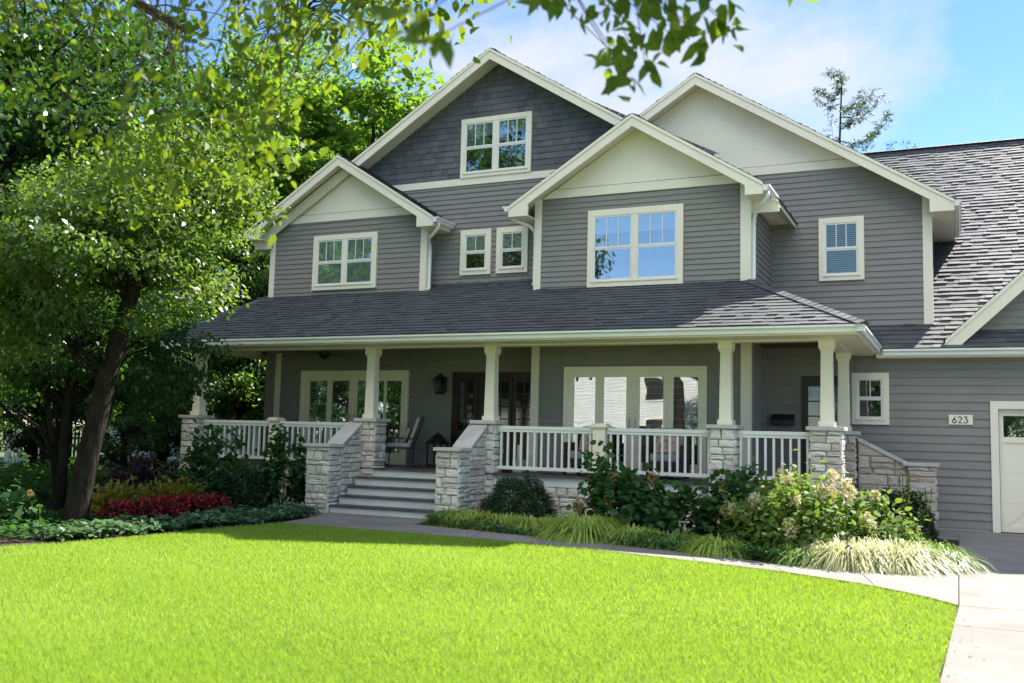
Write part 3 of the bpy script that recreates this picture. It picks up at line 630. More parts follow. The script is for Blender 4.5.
# --- railings
def railing(x0, x1, y=16.25, x_=None):
    mb = MB(); mb.box(x0, x1, y-.045, y+.045, 1.64, 1.70); mb.box(x0, x1, y-.03, y+.03, 1.59, 1.638); mb.box(x0, x1, y-.035, y+.035, .905, .965)
    n = max(2, round((x1-x0)/.135))
    for i in range(n):
        x = x0+(x1-x0)*(i+.5)/n; mb.box(x-.019, x+.019, y-.019, y+.019, .966, 1.589)
    part(mb, 'railing', 'white')
railing(-14.84, -12.985); railing(-12.80, -10.75); railing(-7.765, -5.88); railing(-5.635, -3.765); railing(-3.36, -2.155)
mb = MB(); y0 = 16.47
mb.box(-14.9, -14.81, y0, 18.1, 1.64, 1.70); mb.box(-14.89, -14.82, y0, 18.1, .905, .965)
for i in range(11): mb.box(-14.874, -14.836, y0+.1+.145*i, y0+.138+.145*i, .966, 1.639)
part(mb, 'railing', 'white')
for x0, x1 in ((-12.98, -12.81), (-5.87, -5.645)):
    mb = MB(); mb.box(x0, x1, 16.14, 16.36, FZ, 1.70); mb.box(x0-.02, x1+.02, 16.12, 16.38, FZ+.001, FZ+.14)
    for k in (.03, x1-x0-.055): mb.box(x0+k, x0+k+.025, 16.13, 16.1395, FZ+.2, 1.62)
    s_ = part(mb, 'newel_post', 'trim'); c = MB(); c.box(x0-.045, x1+.045, 16.095, 16.405, 1.701, 1.745); c.box(x0-.02, x1+.02, 16.12, 16.38, 1.746, 1.775); c.build('post_cap', 'trim', s_, bevel=.006)

# --- windows
def window(x0, x1, z0, z1, Y, units=2, lites=3, cas=.105, blind=None, gl='glass', split=.5, mull=.085, bl=.45):
    y = Y; cm = MB()
    cm.box(x0, x0+cas, y-.062, y-.0, z0, z1); cm.box(x1-cas, x1, y-.062, y, z0, z1)
    cm.box(x0+cas, x1-cas, y-.064, y, z1-cas*1.05, z1); cm.box(x0+cas, x1-cas, y-.066, y, z0, z0+cas*.95); cm.box(x0+cas*.7, x1-cas*.7, y-.085, y-.0665, z0+cas*.75, z0+cas*1.05)
    wdt = (x1-x0-2*cas-(units-1)*mull)/units
    for i in range(1, units): a = x0+cas+i*wdt+(i-1)*mull; cm.box(a, a+mull, y-.058, y, z0+cas, z1-cas)
    cs = part(cm, 'window', 'trim', bevel=.004)
    bk = MB(); bk.box(x0+cas*.5, x1-cas*.5, y-.022, y-.018, z0+cas*.5, z1-cas*.5); bk.build('dark_backing', 'interior', cs)  # thin dark sheet over the siding, painted shade of an unlit room
    for i in range(units):
        a = x0+cas+i*(wdt+mull); b = a+wdt; zb, zt = z0+cas, z1-cas*1.05; zm = zb+(zt-zb)*split; f = .036
        sa = MB()
        for (c0, c1, yy) in ((zb, zm, y-.044), (zm, zt, y-.052)):
            sa.box(a, a+f, yy, y-.024, c0, c1); sa.box(b-f, b, yy, y-.024, c0, c1); sa.box(a+f, b-f, yy, y-.024, c0, c0+f*1.15); sa.box(a+f, b-f, yy, y-.024, c1-f*.8, c1)
        if lites > 1:
            for k in range(1, lites): xx = a+f+(wdt-2*f)*k/lites; sa.box(xx-.009, xx+.009, y-.050, y-.043, zm+f, zt-f*.8)
        so_ = sa.build('sash', 'white', cs)
        pm = MB(); pm.box(a+f*.6, b-f*.6, y-.0385, y-.035, zb+f*.6, zt-f*.5); pm.build('pane', gl, so_)
        if blind:
            bm_ = MB(); bm_.box(a+f*.7, b-f*.7, y-.030, y-.026, zt-(zt-zb)*bl, zt); bm_.build('blind', blind, so_)
    return cs
window(-9.73, -8.06, 7.04, 8.35, YM, 2, 3, .10, 'curtain', 'glass_sky', bl=.27)
window(-13.25, -11.55, 4.67, 5.92, YL, 2, 3, .11, 'curtain', 'glass', bl=1.0)
window(-9.67, -8.94, 4.91, 5.89, YM, 1, 2, .11, 'curtain', 'glass', bl=.5, split=.5)
window(-8.81, -8.08, 4.91, 5.89, YM, 1, 2, .11, 'curtain', 'glass', bl=.5, split=.5)
window(-6.52, -4.62, 4.42, 5.94, YC, 2, 3, .12, 'curtain', 'glass_sky', bl=.27)
window(-2.46, -1.61, 4.71, 5.97, YR, 1, 3, .11, 'blind', 'glass_lo', bl=1.0)
window(-1.85, -1.18, 1.90, 2.88, YG, 1, 2, .11, None, 'glass', split=.5)
# --- doors
def french(x0, x1, zt, Y, glasses):
    y = Y; fm = MB(); cas = .09; zb = FZ
    fm.box(x0, x0+cas, y-.06, y, zb, zt); fm.box(x1-cas, x1, y-.06, y, zb, zt); fm.box(x0+cas, x1-cas, y-.062, y, zt-cas, zt)
    d = part(fm, 'french_door', 'trim'); lf = MB(); a = x0+cas; zz_ = zt-cas
    lf.box(x0+cas, x1-cas, y-.045, y-.02, glasses[0][2], zz_); lf.box(x0+cas, x1-cas, y-.045, y-.02, zb, zb+.25)
    edges = [x0+cas]+[v for g in glasses for v in g[:2]]+[x1-cas]
    for i in range(0, len(edges), 2): lf.box(edges[i], edges[i+1], y-.045, y-.02, zb+.25, glasses[0][2])
    for i in range(len(glasses)-1):
        m_ = (glasses[i][1]+glasses[i+1][0])/2; lf.box(m_-.008, m_+.008, y-.050, y-.0455, zb, zz_)
    lo = lf.build('door_leaf', 'trim', d)
    bk = MB(); bk.box(x0+cas, x1-cas, y-.018, y-.014, zb, zt-cas); bk.build('dark_backing', 'interior', d)  # dark sheet in place of the unlit room behind the door glass
    for g in glasses: p = MB(); p.box(g[0]-.004, g[1]+.004, y-.034, y-.031, zb+.24, g[2]+.004); p.build('pane', 'glass_hi', lo)
    m_ = (glasses[len(glasses)//2-1][1]+glasses[len(glasses)//2][0])/2
    h = MB()
    for s in (-1, 1): h.box(m_+s*.06-.012, m_+s*.06+.012, y-.085, y-.046, 1.62, 1.90)
    h.build('handle', 'cap', lo)
french(-6.96, -4.16, 2.88, YC, [(-6.75, -6.31, 2.68), (-6.14, -5.69, 2.68), (-5.43, -4.97, 2.68), (-4.78, -4.32, 2.68)])
french(-13.71, -10.85, 2.88, YM, [(-13.46, -12.98, 2.65), (-12.84, -12.38, 2.65), (-12.16, -11.47, 2.65), (-11.40, -11.02, 2.65)])
def wood_door(x0, x1, zt, Y, lites):
    mb = MB(); mb.box(x0, x1, Y-.05, Y, FZ, zt)
    d = part(mb, 'front_door', 'door'); r = MB()
    for (a, b, n, rows, z0) in lites:
        r.box(a-.07, a, Y-.075, Y-.051, FZ+.05, zt-.1); r.box(b, b+.07, Y-.075, Y-.051, FZ+.05, zt-.1); r.box(a, b, Y-.075, Y-.051, zt-.2, zt-.1); r.box(a, b, Y-.075, Y-.051, z0-.1, z0)
        p = MB(); p.box(a, b, Y-.060, Y-.0515, z0, zt-.2); p.build('pane', 'glass_dk', d)
        for i in range(1, n): xx = a+(b-a)*i/n; r.box(xx-.012, xx+.012, Y-.07, Y-.0605, z0, zt-.2)
        for i in range(1, rows): zz_ = z0+(zt-.2-z0)*i/rows; r.box(a, b, Y-.072, Y-.0705, zz_-.012, zz_+.012)
    r.build('rail', 'door', d)
m, t, p = newmat('dark_glass'); p.inputs['Base Color'].default_value = (.012, .013, .012, 1); p.inputs['Roughness'].default_value = .05; p.inputs['Specular IOR Level'].default_value = 1.0
nn = N('ShaderNodeTexNoise', t); nn.inputs['Scale'].default_value = 14; bb = N('ShaderNodeBump', t); bb.inputs['Strength'].default_value = .25; t.links.new(nn.outputs[0], bb.inputs['Height']); t.links.new(bb.outputs[0], p.inputs['Normal']); MT['glass_dk'] = m
wood_door(-9.76, -7.78, 2.83, YM, [(-9.60, -9.22, 2, 4, 1.6), (-9.0, -8.42, 3, 4, 1.6), (-8.26, -7.90, 2, 4, 1.6)])
wood_door(-2.70, -1.86, 2.79, 19.02, [(-2.58, -1.98, 2, 3, 1.75)])
# garage door
mb = MB(); cs = .13
mb.box(.52, .52+cs, YG-.045, YG+.02, .022, 2.36); mb.box(4.05-cs, 4.05, YG-.045, YG+.02, .022, 2.36); mb.box(.52+cs, 4.05-cs, YG-.047, YG+.02, 2.22, 2.36)
g_ = part(mb, 'garage_door_trim', 'trim')
mb = MB(); gx0, gx1 = .66, 3.91; mb.box(gx0, gx1, YG+.09, YG+.13, .024, 2.22); gd = part(mb, 'garage_door', 'trim'); r = MB(); gl = MB()
r.box(gx0, gx1, YG+.07, YG+.089, 2.10, 2.215); r.box(gx0, gx1, YG+.07, YG+.089, 1.62, 1.72); r.box(gx0, gx1, YG+.07, YG+.089, .03, .14)
for k in range(5):
    x = gx0+(gx1-gx0-.07)*k/4; r.box(x, x+.07, YG+.068, YG+.089, .03, 2.2)
    if k < 4:
        a, b = x+.07, x+(gx1-gx0-.07)/4; p = MB(); p.box(a, b, YG+.078, YG+.082, 1.72, 2.10); gl_ = p.build('pane', 'glass', gd)
        q = MB(); q.box(a, b, YG+.084, YG+.088, 1.72, 2.10); q.build('dark_backing', 'interior', gd)  # dark sheet painted as the shade inside the garage
        for j in (1,): r.box(a+(b-a)*.5-.012, a+(b-a)*.5+.012, YG+.071, YG+.077, 1.72, 2.10)
        s1 = 1 if k % 2 == 0 else -1; d0 = (a, .16) if s1 > 0 else (b, .16); d1 = (b, .98) if s1 > 0 else (a, .98)
        r.prism([(d0[0]-s1*.0, d0[1]), (d0[0]+s1*.09, d0[1]), (d1[0], d1[1]-.08), (d1[0], d1[1]+.02)], (0, YG+.089, 0), (1, 0, 0), (0, 0, 1), (0, -1, 0), 0, .012)
for z in (.55, 1.08): r.box(gx0, gx1, YG+.086, YG+.0895, z, z+.014)
r.build('door_rail', 'trim', gd)

# ================================================================== THINGS ON THE HOUSE
pl = thing('house_number', (.035, YG-.03, 1.93), 'pale rectangular plaque with the number 623 on the garage siding', 'house number')
mb = MB(); mb.box(-.165, .235, YG-.045, YG-.018, 1.925, 2.105); mb.build('plaque', 'trim', pl, bevel=.004)
def strokes(d, ox, oz, h):
    a = lambda cx, cz, r, t0, t1, n=14, ry=None: [(cx+r*math.cos(math.radians(t0+(t1-t0)*i/n)), cz+(ry or r)*math.sin(math.radians(t0+(t1-t0)*i/n))) for i in range(n+1)]
    g = {'6': [a(.30, .28, .27, 135, -225, 24), [(.13, .46), (.46, 1.0)]],
         '2': [a(.3, .73, .26, 170, -35)+[(.06, .02), (.6, .02)]],
         '3': [[(.06, .98), (.52, .98), (.26, .62)]+a(.27, .32, .30, 88, -150)]}
    for pth in g[d]:
        mb = MB(); mb.tube([(ox+x*h, YG-.049, oz+z*h) for x, z in pth], .0085, 6); yield mb
dg = MB()
for d, ox in (('6', -.105), ('2', -.012), ('3', .085)):
    for m_ in strokes(d, ox, 1.958, .115): dg.add(m_.v, m_.f)
dg.build('digits', 'black', pl)
lt = thing('wall_lantern', (-9.98, YM, 2.36), 'black metal lantern mounted on the porch wall beside the dark front door', 'lantern')
mb = MB(); mb.box(-10.05, -9.91, YM-.04, YM-.015, 2.42, 2.72); mb.tube([(-9.98, YM-.03, 2.66), (-9.98, YM-.14, 2.80), (-9.98, YM-.2, 2.76)], .012, 6); mb.build('bracket', 'black', lt)
mb = MB(); mb.lathe([(.02, 2.79), (.06, 2.74), (.17, 2.68), (.175, 2.66)], -9.98, YM-.2, 6); mb.lathe([(.10, 2.36), (.12, 2.38), (.11, 2.40)], -9.98, YM-.2, 6)
for k in range(6):
    an = math.pi/3*k; mb.tube([(-9.98+.105*math.cos(an), YM-.2+.105*math.sin(an), 2.39), (-9.98+.155*math.cos(an), YM-.2+.155*math.sin(an), 2.67)], .009, 5)
mb.build('cage', 'black', lt); mb = MB(); mb.lathe([(.09, 2.40), (.14, 2.66)], -9.98, YM-.2, 6); mb.build('lantern_glass', 'glass', lt)
fan = thing('ceiling_fan', (-12.3, 17.0, 3.335), 'dark ceiling fan under the left end of the porch ceiling', 'ceiling fan')
mb = MB(); mb.lathe([(.07, 3.333), (.07, 3.30), (.02, 3.29), (.02, 3.2), (.11, 3.19), (.12, 3.10), (.06, 3.06), (.03, 3.04)], -12.3, 17.0); mb.build('motor', 'black', fan)
for k in range(5):
    an = 2*math.pi*k/5+.4; u = Vector((math.cos(an), math.sin(an), 0)); v = Vector((-math.sin(an), math.cos(an), .12))
    mb = MB(); mb.prism([(.1, -.03), (.22, -.07), (.62, -.08), (.66, 0), (.62, .08), (.22, .07), (.1, .03)], (-12.3, 17.0, 3.15), u, v, (0, 0, 1), 0, .01); mb.build('blade', 'black', fan)
mbx = thing('mailbox', (-3.04, 19.0, 1.84), 'black wall mailbox on the recessed siding near the side door', 'mailbox')
mb = MB(); mb.prism([(-.0, 1.84), (.15, 1.84), (.15, 1.97), (.02, 2.04), (0, 2.04)], (0, 19.0, 0), (0, -1, 0), (0, 0, 1), (1, 0, 0), -3.24, -2.84); mb.build('mail_case', 'black', mbx, bevel=.006)
mb = MB(); mb.prism([(.155, 1.955), (.17, 1.955), (.02, 2.06), (.0, 2.052)], (0, 19.0, 0), (0, -1, 0), (0, 0, 1), (1, 0, 0), -3.25, -2.83); mb.build('lid', 'black', mbx)
dl = thing('recessed_light', (-2.35, 17.6, 3.32), 'small round recessed light in the brown porch ceiling', 'ceiling light')
mb = MB(); mb.lathe([(.085, 3.334), (.085, 3.326), (.07, 3.322)], -2.35, 17.6); mb.build('trim_ring', 'lens', dl)
# porch furniture
def armchair(x, y, rz, label, grp=None):
    t = thing('porch_armchair', (0, 0, 0), label, 'armchair', grp); f = MB()
    f.box(-.38, .38, -.36, .36, .14, .30); f.box(-.38, .38, .28, .38, .30, .86)
    for s in (-1, 1):
        f.box(s*.33-.06, s*.33+.06, -.36, .30, .30, .60)
    f.build('frame', 'wicker', t, bevel=.02)
    for sx in (-1, 1):
        for sy in (-1, 1): l = MB(); l.box(sx*.33-.03, sx*.33+.03, sy*.31-.03, sy*.31+.03, 0, .14); l.build('leg', 'wicker', t)
    c = MB(); c.box(-.26, .26, -.36, .24, .302, .44); c.build('seat_cushion', 'cushion', t, bevel=.03)
    c = MB(); c.prism([(.18, .44), (.30, .44), (.36, .90), (.22, .90)], (0, 0, 0), (0, 1, 0), (0, 0, 1), (1, 0, 0), -.26, .26); c.build('back_cushion', 'cushion', t, bevel=.03)
    c = MB(); c.prism([(-.02, .45), (.12, .45), (.22, .78), (.10, .80)], (0, 0, 0), (0, 1, 0), (0, 0, 1), (1, 0, 0), -.2, .2); c.build('pillow', 'pillow', t, bevel=.03)
    t.location = (x, y, FZ+.002); t.rotation_euler = (0, 0, rz); return t
armchair(-6.25, 16.95, -.1, 'dark wicker armchair with grey cushions behind the porch railing, left of the middle post', 'porch armchairs')
armchair(-4.75, 16.95, .15, 'dark wicker armchair with grey cushions behind the porch railing, beside the stone pier', 'porch armchairs')
def rocker():
    t = thing('rocking_chair', (0, 0, 0), 'black metal porch rocker with pale cushions beside the front steps', 'rocking chair'); f = MB()
    for s in (-.28, .28):
        f.tube([(s, -.45, .04), (s, -.2, .0), (s, .1, .0), (s, .45, .06)], .014, 6); f.tube([(s, -.26, .0), (s, -.26, .58)], .014, 6)
        f.tube([(s, .24, .01), (s, .26, .42), (s, .46, 1.02)], .014, 6); f.tube([(s, -.26, .58), (s, .30, .58)], .016, 6); f.tube([(s, -.26, .38), (s, .26, .36)], .014, 6)
    for z, y in ((1.02, .46), (.38, .26), (.38, -.26)): f.tube([(-.28, y, z), (.28, y, z)], .014, 6)
    f.build('frame', 'black', t)
    c = MB(); c.box(-.26, .26, -.26, .25, .39, .48); c.build('seat_cushion', 'cushion', t, bevel=.03)
    c = MB(); c.prism([(.18, .48), (.26, .46), (.45, 1.0), (.36, 1.02)], (0, 0, 0), (0, 1, 0), (0, 0, 1), (1, 0, 0), -.25, .25); c.build('back_cushion', 'cushion', t, bevel=.03)
    c = MB(); c.prism([(.02, .49), (.12, .49), (.24, .78), (.14, .80)], (0, 0, 0), (0, 1, 0), (0, 0, 1), (1, 0, 0), -.19, .19); c.build('pillow', 'pillow', t, bevel=.03)
    t.location = (-10.55, 17.35, FZ+.002); t.rotation_euler = (0, 0, -1.15)
rocker()
fl = thing('floor_lantern', (-9.86, 17.7, FZ), 'tall black floor lantern with peaked roof beside the dark front door', 'lantern')
mb = MB(); x, y = -9.86, 17.7
mb.box(x-.17, x+.17, y-.17, y+.17, FZ, FZ+.05); mb.box(x-.18, x+.18, y-.18, y+.18, FZ+.48, FZ+.52)
for a in (-.15, .15):
    for b in (-.15, .15): mb.box(x+a-.015, x+a+.015, y+b-.015, y+b+.015, FZ+.05, FZ+.48)
mb.lathe([(.25, FZ+.52), (.10, FZ+.66), (.04, FZ+.69), (.02, FZ+.72)], x, y, 4); mb.build('cage', 'black', fl); mb = MB(); mb.lathe([(.04, FZ+.05), (.04, FZ+.25)], x, y); mb.build('candle', 'candle', fl)
cl = thing('candle_lantern', (-7.60, 16.85, FZ), 'small pale yellow lantern with a thick candle standing behind the porch balusters', 'lantern')
mb = MB(); x, y = -7.60, 16.85; mb.box(x-.10, x+.10, y-.10, y+.10, FZ, FZ+.24); mb.build('lantern_body', 'candle', cl, bevel=.01)
mb = MB(); mb.lathe([(.05, FZ+.241), (.05, FZ+.5), (.04, FZ+.52)], x, y); mb.build('candle', 'lens', cl)
pt = thing('path_light', (-1.24, 12.62, 0), 'small black mushroom path light among the cream grass by the walk', 'path light')
mb = MB(); mb.lathe([(.010, 0), (.010, .27)], -1.24, 12.62, 8); mb.build('stake', 'black', pt); mb = MB(); mb.lathe([(.055, .255), (.05, .27), (.02, .295), (.008, .30)], -1.24, 12.62, 14); mb.build('lamp_shade', 'black', pt)

# ================================================================== GRASS (one mass)
def in_poly(P, poly):
    x, y = P[:, 0], P[:, 1]; c = np.zeros(len(P), bool); k = len(poly)
    for i in range(k):
        x0, y0 = poly[i]; x1, y1 = poly[(i+1) % k]
        m_ = ((y0 > y) != (y1 > y)); c ^= m_ & (x < (x1-x0)*(y-y0)/((y1-y0) or 1e-9)+x0)
    return c
def grass():
    Ps = []; S = []
    for (y0, y1, dens, sc) in ((3.0, 5.5, 8200, .72), (5.5, 8, 5600, .9), (8, 13, 3400, 1.2)):
        xa, xb = -1.15*y1-.8, .1; n = int((y1-y0)*(xb-xa)*dens)
        P = np.stack([RNG.uniform(xa, xb, n), RNG.uniform(y0, y1, n)], 1); P = P[in_poly(P, LAWN)]; P = P[P[:, 0] > -1.36*P[:, 1]-.8]; P = P+RNG.normal(size=P.shape)*.022
        Ps.append(P); S.append(np.full(len(P), sc))
    P = np.concatenate(Ps); S = np.concatenate(S); n = len(P)
    patch = np.sin(P[:, 0]*1.7+np.sin(P[:, 1]*1.1)*2)*.5+np.sin(P[:, 1]*2.3+P[:, 0]*.6)*.5
    P3 = np.c_[P, np.zeros(n)]
    an = RNG.uniform(0, 2*np.pi, n); lean = RNG.uniform(.05, .75, n)
    D = np.c_[np.cos(an)*lean, np.sin(an)*lean, np.ones(n)]
    Ln = RNG.uniform(.028, .058, n)*(1+.12*patch); big = np.sin(P[:, 0]*.55+1.3*np.sin(P[:, 1]*.5))*.5+.5*np.sin(P[:, 0]*.9-P[:, 1]*1.3+2); rnd = np.clip(RNG.normal(.42+.09*patch+.14*big, .2), 0, .9); rnd[RNG.random(n) < .03+.03*big] = 1.
    D = unit(D); side = unit(np.cross(D, rnd_dirs(n))); W_ = (RNG.uniform(.0022, .0042, n)*S)[:, None]
    V = np.stack([P3-side*W_, P3+side*W_, P3+D*Ln[:, None]+np.c_[np.cos(an), np.sin(an), np.zeros(n)]*(Ln*.25)[:, None]], 1).reshape(-1, 3)
    o = link('grass', raw_mesh('grass', V, np.arange(3*n).reshape(n, 3), rnd, 'grass'))
    tag(o, 'bright green mown grass of the front lawn', kind='stuff')
grass()

# ================================================================== TREES
def limb_path(a, b, sag=.12, n=6, wob=.06):
    a, b = Vector(a), Vector(b); L_ = (b-a).length; pts = []
    for i in range(n+1):
        t = i/n; p = a.lerp(b, t); p.z += sag*L_*math.sin(t*math.pi)*.6
        if 0 < i < n: p += Vector((random.gauss(0, wob), random.gauss(0, wob), random.gauss(0, wob)))*L_*.5
        pts.append(p)
    return pts
def make_tree(name, label, group, loc, trunk_pts, trunk_r, crown, nclu, per, leaf, lm, tmpl, clr=.7, flat=.55, fold=.25, cat='tree', droop=.35, limbs=26, shell=.55, lower=-1.0, extra=(), aspect=.62, seed=1):
    """crown: list of (cx,cy,cz,rx,ry,rz) lobes, in the tree's own space"""
    global RNG
    keep = RNG; RNG = np.random.default_rng(seed); random.seed(seed)
    t = thing(name, (0, 0, 0), label, cat, group)
    mb = MB(); mb.tube(trunk_pts, trunk_r, 12)
    b0 = MB(); cl = []
    vol = np.array([c[3]*c[4]*c[5] for c in crown]); pr = vol**.8; pr /= pr.sum()
    while len(cl) < nclu:
        c = crown[RNG.choice(len(crown), p=pr)]; d = rnd_dirs(1)[0]
        if d[2] < lower: continue
        r = shell+(1-shell)*RNG.random()**.6 if RNG.random() < .8 else RNG.random()
        cl.append(np.array(c[:3])+d*np.array(c[3:])*r)
    cl += [np.array(e) for e in extra]; cl = np.array(cl)
    tp = [Vector(p) for p in trunk_pts]
    for i in RNG.permutation(len(cl))[:limbs]:
        q = Vector(cl[i]); s = min(tp[len(tp)//3:], key=lambda p: (p-q).length+abs(p.z-(q.z-1.2))*1.5)
        pts = limb_path(s, q); r0 = min(trunk_r[-1]*.8, .012+.012*(q-s).length)
        b0.tube(pts, [r0*(1-.85*k/6)+.004 for k in range(7)], 6)
    mb.build('trunk', 'bark', t, smooth=True); b0.build('limb', 'bark', t, smooth=True)
    n = nclu*per+len(extra)*per; ci = np.repeat(np.arange(len(cl)), per)
    off = rnd_dirs(n)*(RNG.random(n)**.5)[:, None]*np.array([1, 1, flat])*(clr*RNG.uniform(.55, 1.3, len(cl)))[ci][:, None]
    P = cl[ci]+off; cen = np.average(np.array([c[:3] for c in crown]), axis=0, weights=vol)
    outw = unit(P-cen); D = unit(outw*.5+rnd_dirs(n)*.8+np.array([0, 0, -droop])); NN = unit(rnd_dirs(n)*.75+np.array([0, 0, 1.])+outw*.3)
    Ln = leaf*RNG.uniform(.65, 1.25, n); base = RNG.random(len(cl))[ci]
    me = card_mesh('leaves', lm, P, D, NN, Ln, Ln*aspect, tmpl, np.clip(.5*base+.5*RNG.random(n), 0, 1), fold)
    link('crown', me, t); RNG = keep
    t.location = loc; return t

# the big leaning tree at the bed's edge
make_tree('shade_tree', 'leaning dark-trunked tree in the shady bed, its leafy crown hanging before the porch corner', None, (-11.75, 10.3, 0),
          [(0, 0, -.1), (.03, 0, .25), (.12, .05, 1.0), (.30, .15, 2.2), (.5, .3, 3.4), (.58, .5, 4.3), (.55, .7, 5.0), (.5, .8, 5.7)], [.25, .18, .155, .14, .115, .085, .055, .02],
          [(.35, -.1, 4.0, 1.9, 1.5, 1.1), (-.8, .3, 4.3, 1.9, 1.6, 1.2), (.5, .8, 5.0, 1.7, 1.5, 1.1), (-1.6, -1.2, 3.0, 1.5, 1.2, 1.2), (.2, -1.0, 3.6, 1.6, 1.0, .9)], 165, 210, .090, 'leafT', T_LEAF, .62, .5, limbs=30, shell=.45, seed=11, lower=-.6,
          extra=[(1.5, .2, 3.3), (1.9, .4, 3.4), (1.2, -.2, 3.0), (-.2, -.8, 3.0), (.4, -.9, 3.2), (-.6, -.6, 2.7), (-1.2, -1.0, 2.3), (-.9, -1.2, 2.5)])
# slim dark stems beside it
def multi_stem(name, label, loc, stems, crown, nclu, per, leaf, lm, seed, group=None, cat='tree'):
    t = make_tree(name, label, group, (0, 0, 0), stems[0], [.09-.01*i for i in range(len(stems[0]))], crown, nclu, per, leaf, lm, T_LEAF, .55, .55, limbs=20, seed=seed, cat=cat)
    for s in stems[1:]: mb = MB(); mb.tube(s, [.075-.009*i for i in range(len(s))], 8); mb.build('trunk', 'bark', t, smooth=True)
    t.location = loc; return t
multi_stem('small_tree', 'small tree with several thin dark stems behind the leaning trunk', (-13.6, 11.6, 0),
           [[(0, 0, -.1), (.02, 0, .8), (-.1, .1, 1.8), (-.05, .2, 2.8), (0, .2, 3.8)], [(.15, 0, -.1), (.5, .1, .9), (.8, .2, 1.9), (1.0, .2, 2.7), (1.1, .3, 3.4)], [(-.1, .1, -.1), (-.3, .1, 1), (-.7, .2, 2.1), (-.9, .3, 3)]],
           [(-.2, .3, 3.3, 2.0, 1.4, 1.3), (.9, .9, 2.8, 1.3, 1.2, 1.0), (-1.5, -.2, 2.6, 1.2, 1.1, .9)], 70, 150, .10, 'leafA', 21)
# background trees: three kinds, each copied with a turn and a size of its own
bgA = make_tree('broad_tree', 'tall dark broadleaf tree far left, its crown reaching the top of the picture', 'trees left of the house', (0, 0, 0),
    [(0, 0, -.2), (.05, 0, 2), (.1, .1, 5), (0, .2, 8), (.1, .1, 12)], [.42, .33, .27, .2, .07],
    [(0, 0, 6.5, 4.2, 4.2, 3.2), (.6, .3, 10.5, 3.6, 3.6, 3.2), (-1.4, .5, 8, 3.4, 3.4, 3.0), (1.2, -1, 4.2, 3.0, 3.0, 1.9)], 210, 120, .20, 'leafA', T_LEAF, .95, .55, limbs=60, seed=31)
bgM = make_tree('maple_tree', 'sunlit yellow-green maple rising behind the left cream gable', 'trees left of the house', (0, 0, 0),
    [(0, 0, -.2), (0, .05, 2), (.1, 0, 5), (.05, .1, 9), (0, 0, 12)], [.34, .27, .22, .15, .05],
    [(0, 0, 7, 3.9, 3.9, 3.2), (.3, .2, 10.5, 3.2, 3.2, 2.9), (-1.5, 0, 9, 2.6, 2.6, 2.2), (1.8, -.4, 8.4, 2.5, 2.5, 2.1), (.2, 0, 13, 1.9, 1.9, 1.7)], 200, 130, .21, 'leafM', T_MAPLE, .85, .5, limbs=50, seed=32, aspect=.9)
bgS = make_tree('airy_tree', 'tall airy tree with thin sunlit sprays against the sky behind the maple', 'trees left of the house', (0, 0, 0),
    [(0, 0, -.2), (.1, 0, 3), (0, .1, 8), (.1, .1, 13), (0, 0, 17)], [.4, .32, .25, .15, .05],
    [(0, 0, 11, 4.5, 4.5, 4), (.8, 0, 16, 3.4, 3.4, 3.2), (-1.8, .4, 14, 3, 3, 3), (1.9, 0, 13, 2.6, 2.6, 2.4)], 150, 95, .19, 'leafM', T_LEAF, .95, .6, limbs=70, seed=33, aspect=.42)
bgA.location = (-20.5, 15.0, 0)
bgM.location = (-19.6, 29.5, 0); bgM.scale = (1.08,)*3
bgS.location = (-26.5, 33.5, 0); bgS.scale = (1.18,)*3
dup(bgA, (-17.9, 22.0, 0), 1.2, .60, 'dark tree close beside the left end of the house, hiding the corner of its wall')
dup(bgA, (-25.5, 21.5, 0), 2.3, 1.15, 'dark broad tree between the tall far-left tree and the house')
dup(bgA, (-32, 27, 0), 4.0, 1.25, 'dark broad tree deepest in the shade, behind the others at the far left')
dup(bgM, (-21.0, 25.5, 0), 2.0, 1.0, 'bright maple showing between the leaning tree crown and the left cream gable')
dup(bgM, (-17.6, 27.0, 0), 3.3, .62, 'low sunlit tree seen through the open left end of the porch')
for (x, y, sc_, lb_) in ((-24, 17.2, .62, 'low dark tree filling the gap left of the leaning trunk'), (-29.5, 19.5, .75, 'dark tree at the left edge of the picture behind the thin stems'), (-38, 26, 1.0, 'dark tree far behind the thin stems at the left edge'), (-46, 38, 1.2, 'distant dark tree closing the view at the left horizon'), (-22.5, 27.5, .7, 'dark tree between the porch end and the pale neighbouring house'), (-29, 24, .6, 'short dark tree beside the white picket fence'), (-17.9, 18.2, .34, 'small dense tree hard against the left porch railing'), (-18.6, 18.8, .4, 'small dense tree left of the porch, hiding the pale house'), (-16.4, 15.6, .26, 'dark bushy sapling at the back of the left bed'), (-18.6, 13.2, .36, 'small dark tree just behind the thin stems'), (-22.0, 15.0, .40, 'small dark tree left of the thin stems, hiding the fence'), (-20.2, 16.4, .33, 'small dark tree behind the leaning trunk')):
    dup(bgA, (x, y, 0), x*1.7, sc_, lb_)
dup(bgS, (-34.5, 37, 0), 1.9, 1.12, 'tall airy tree, farthest back, its top showing through the upper left foliage')
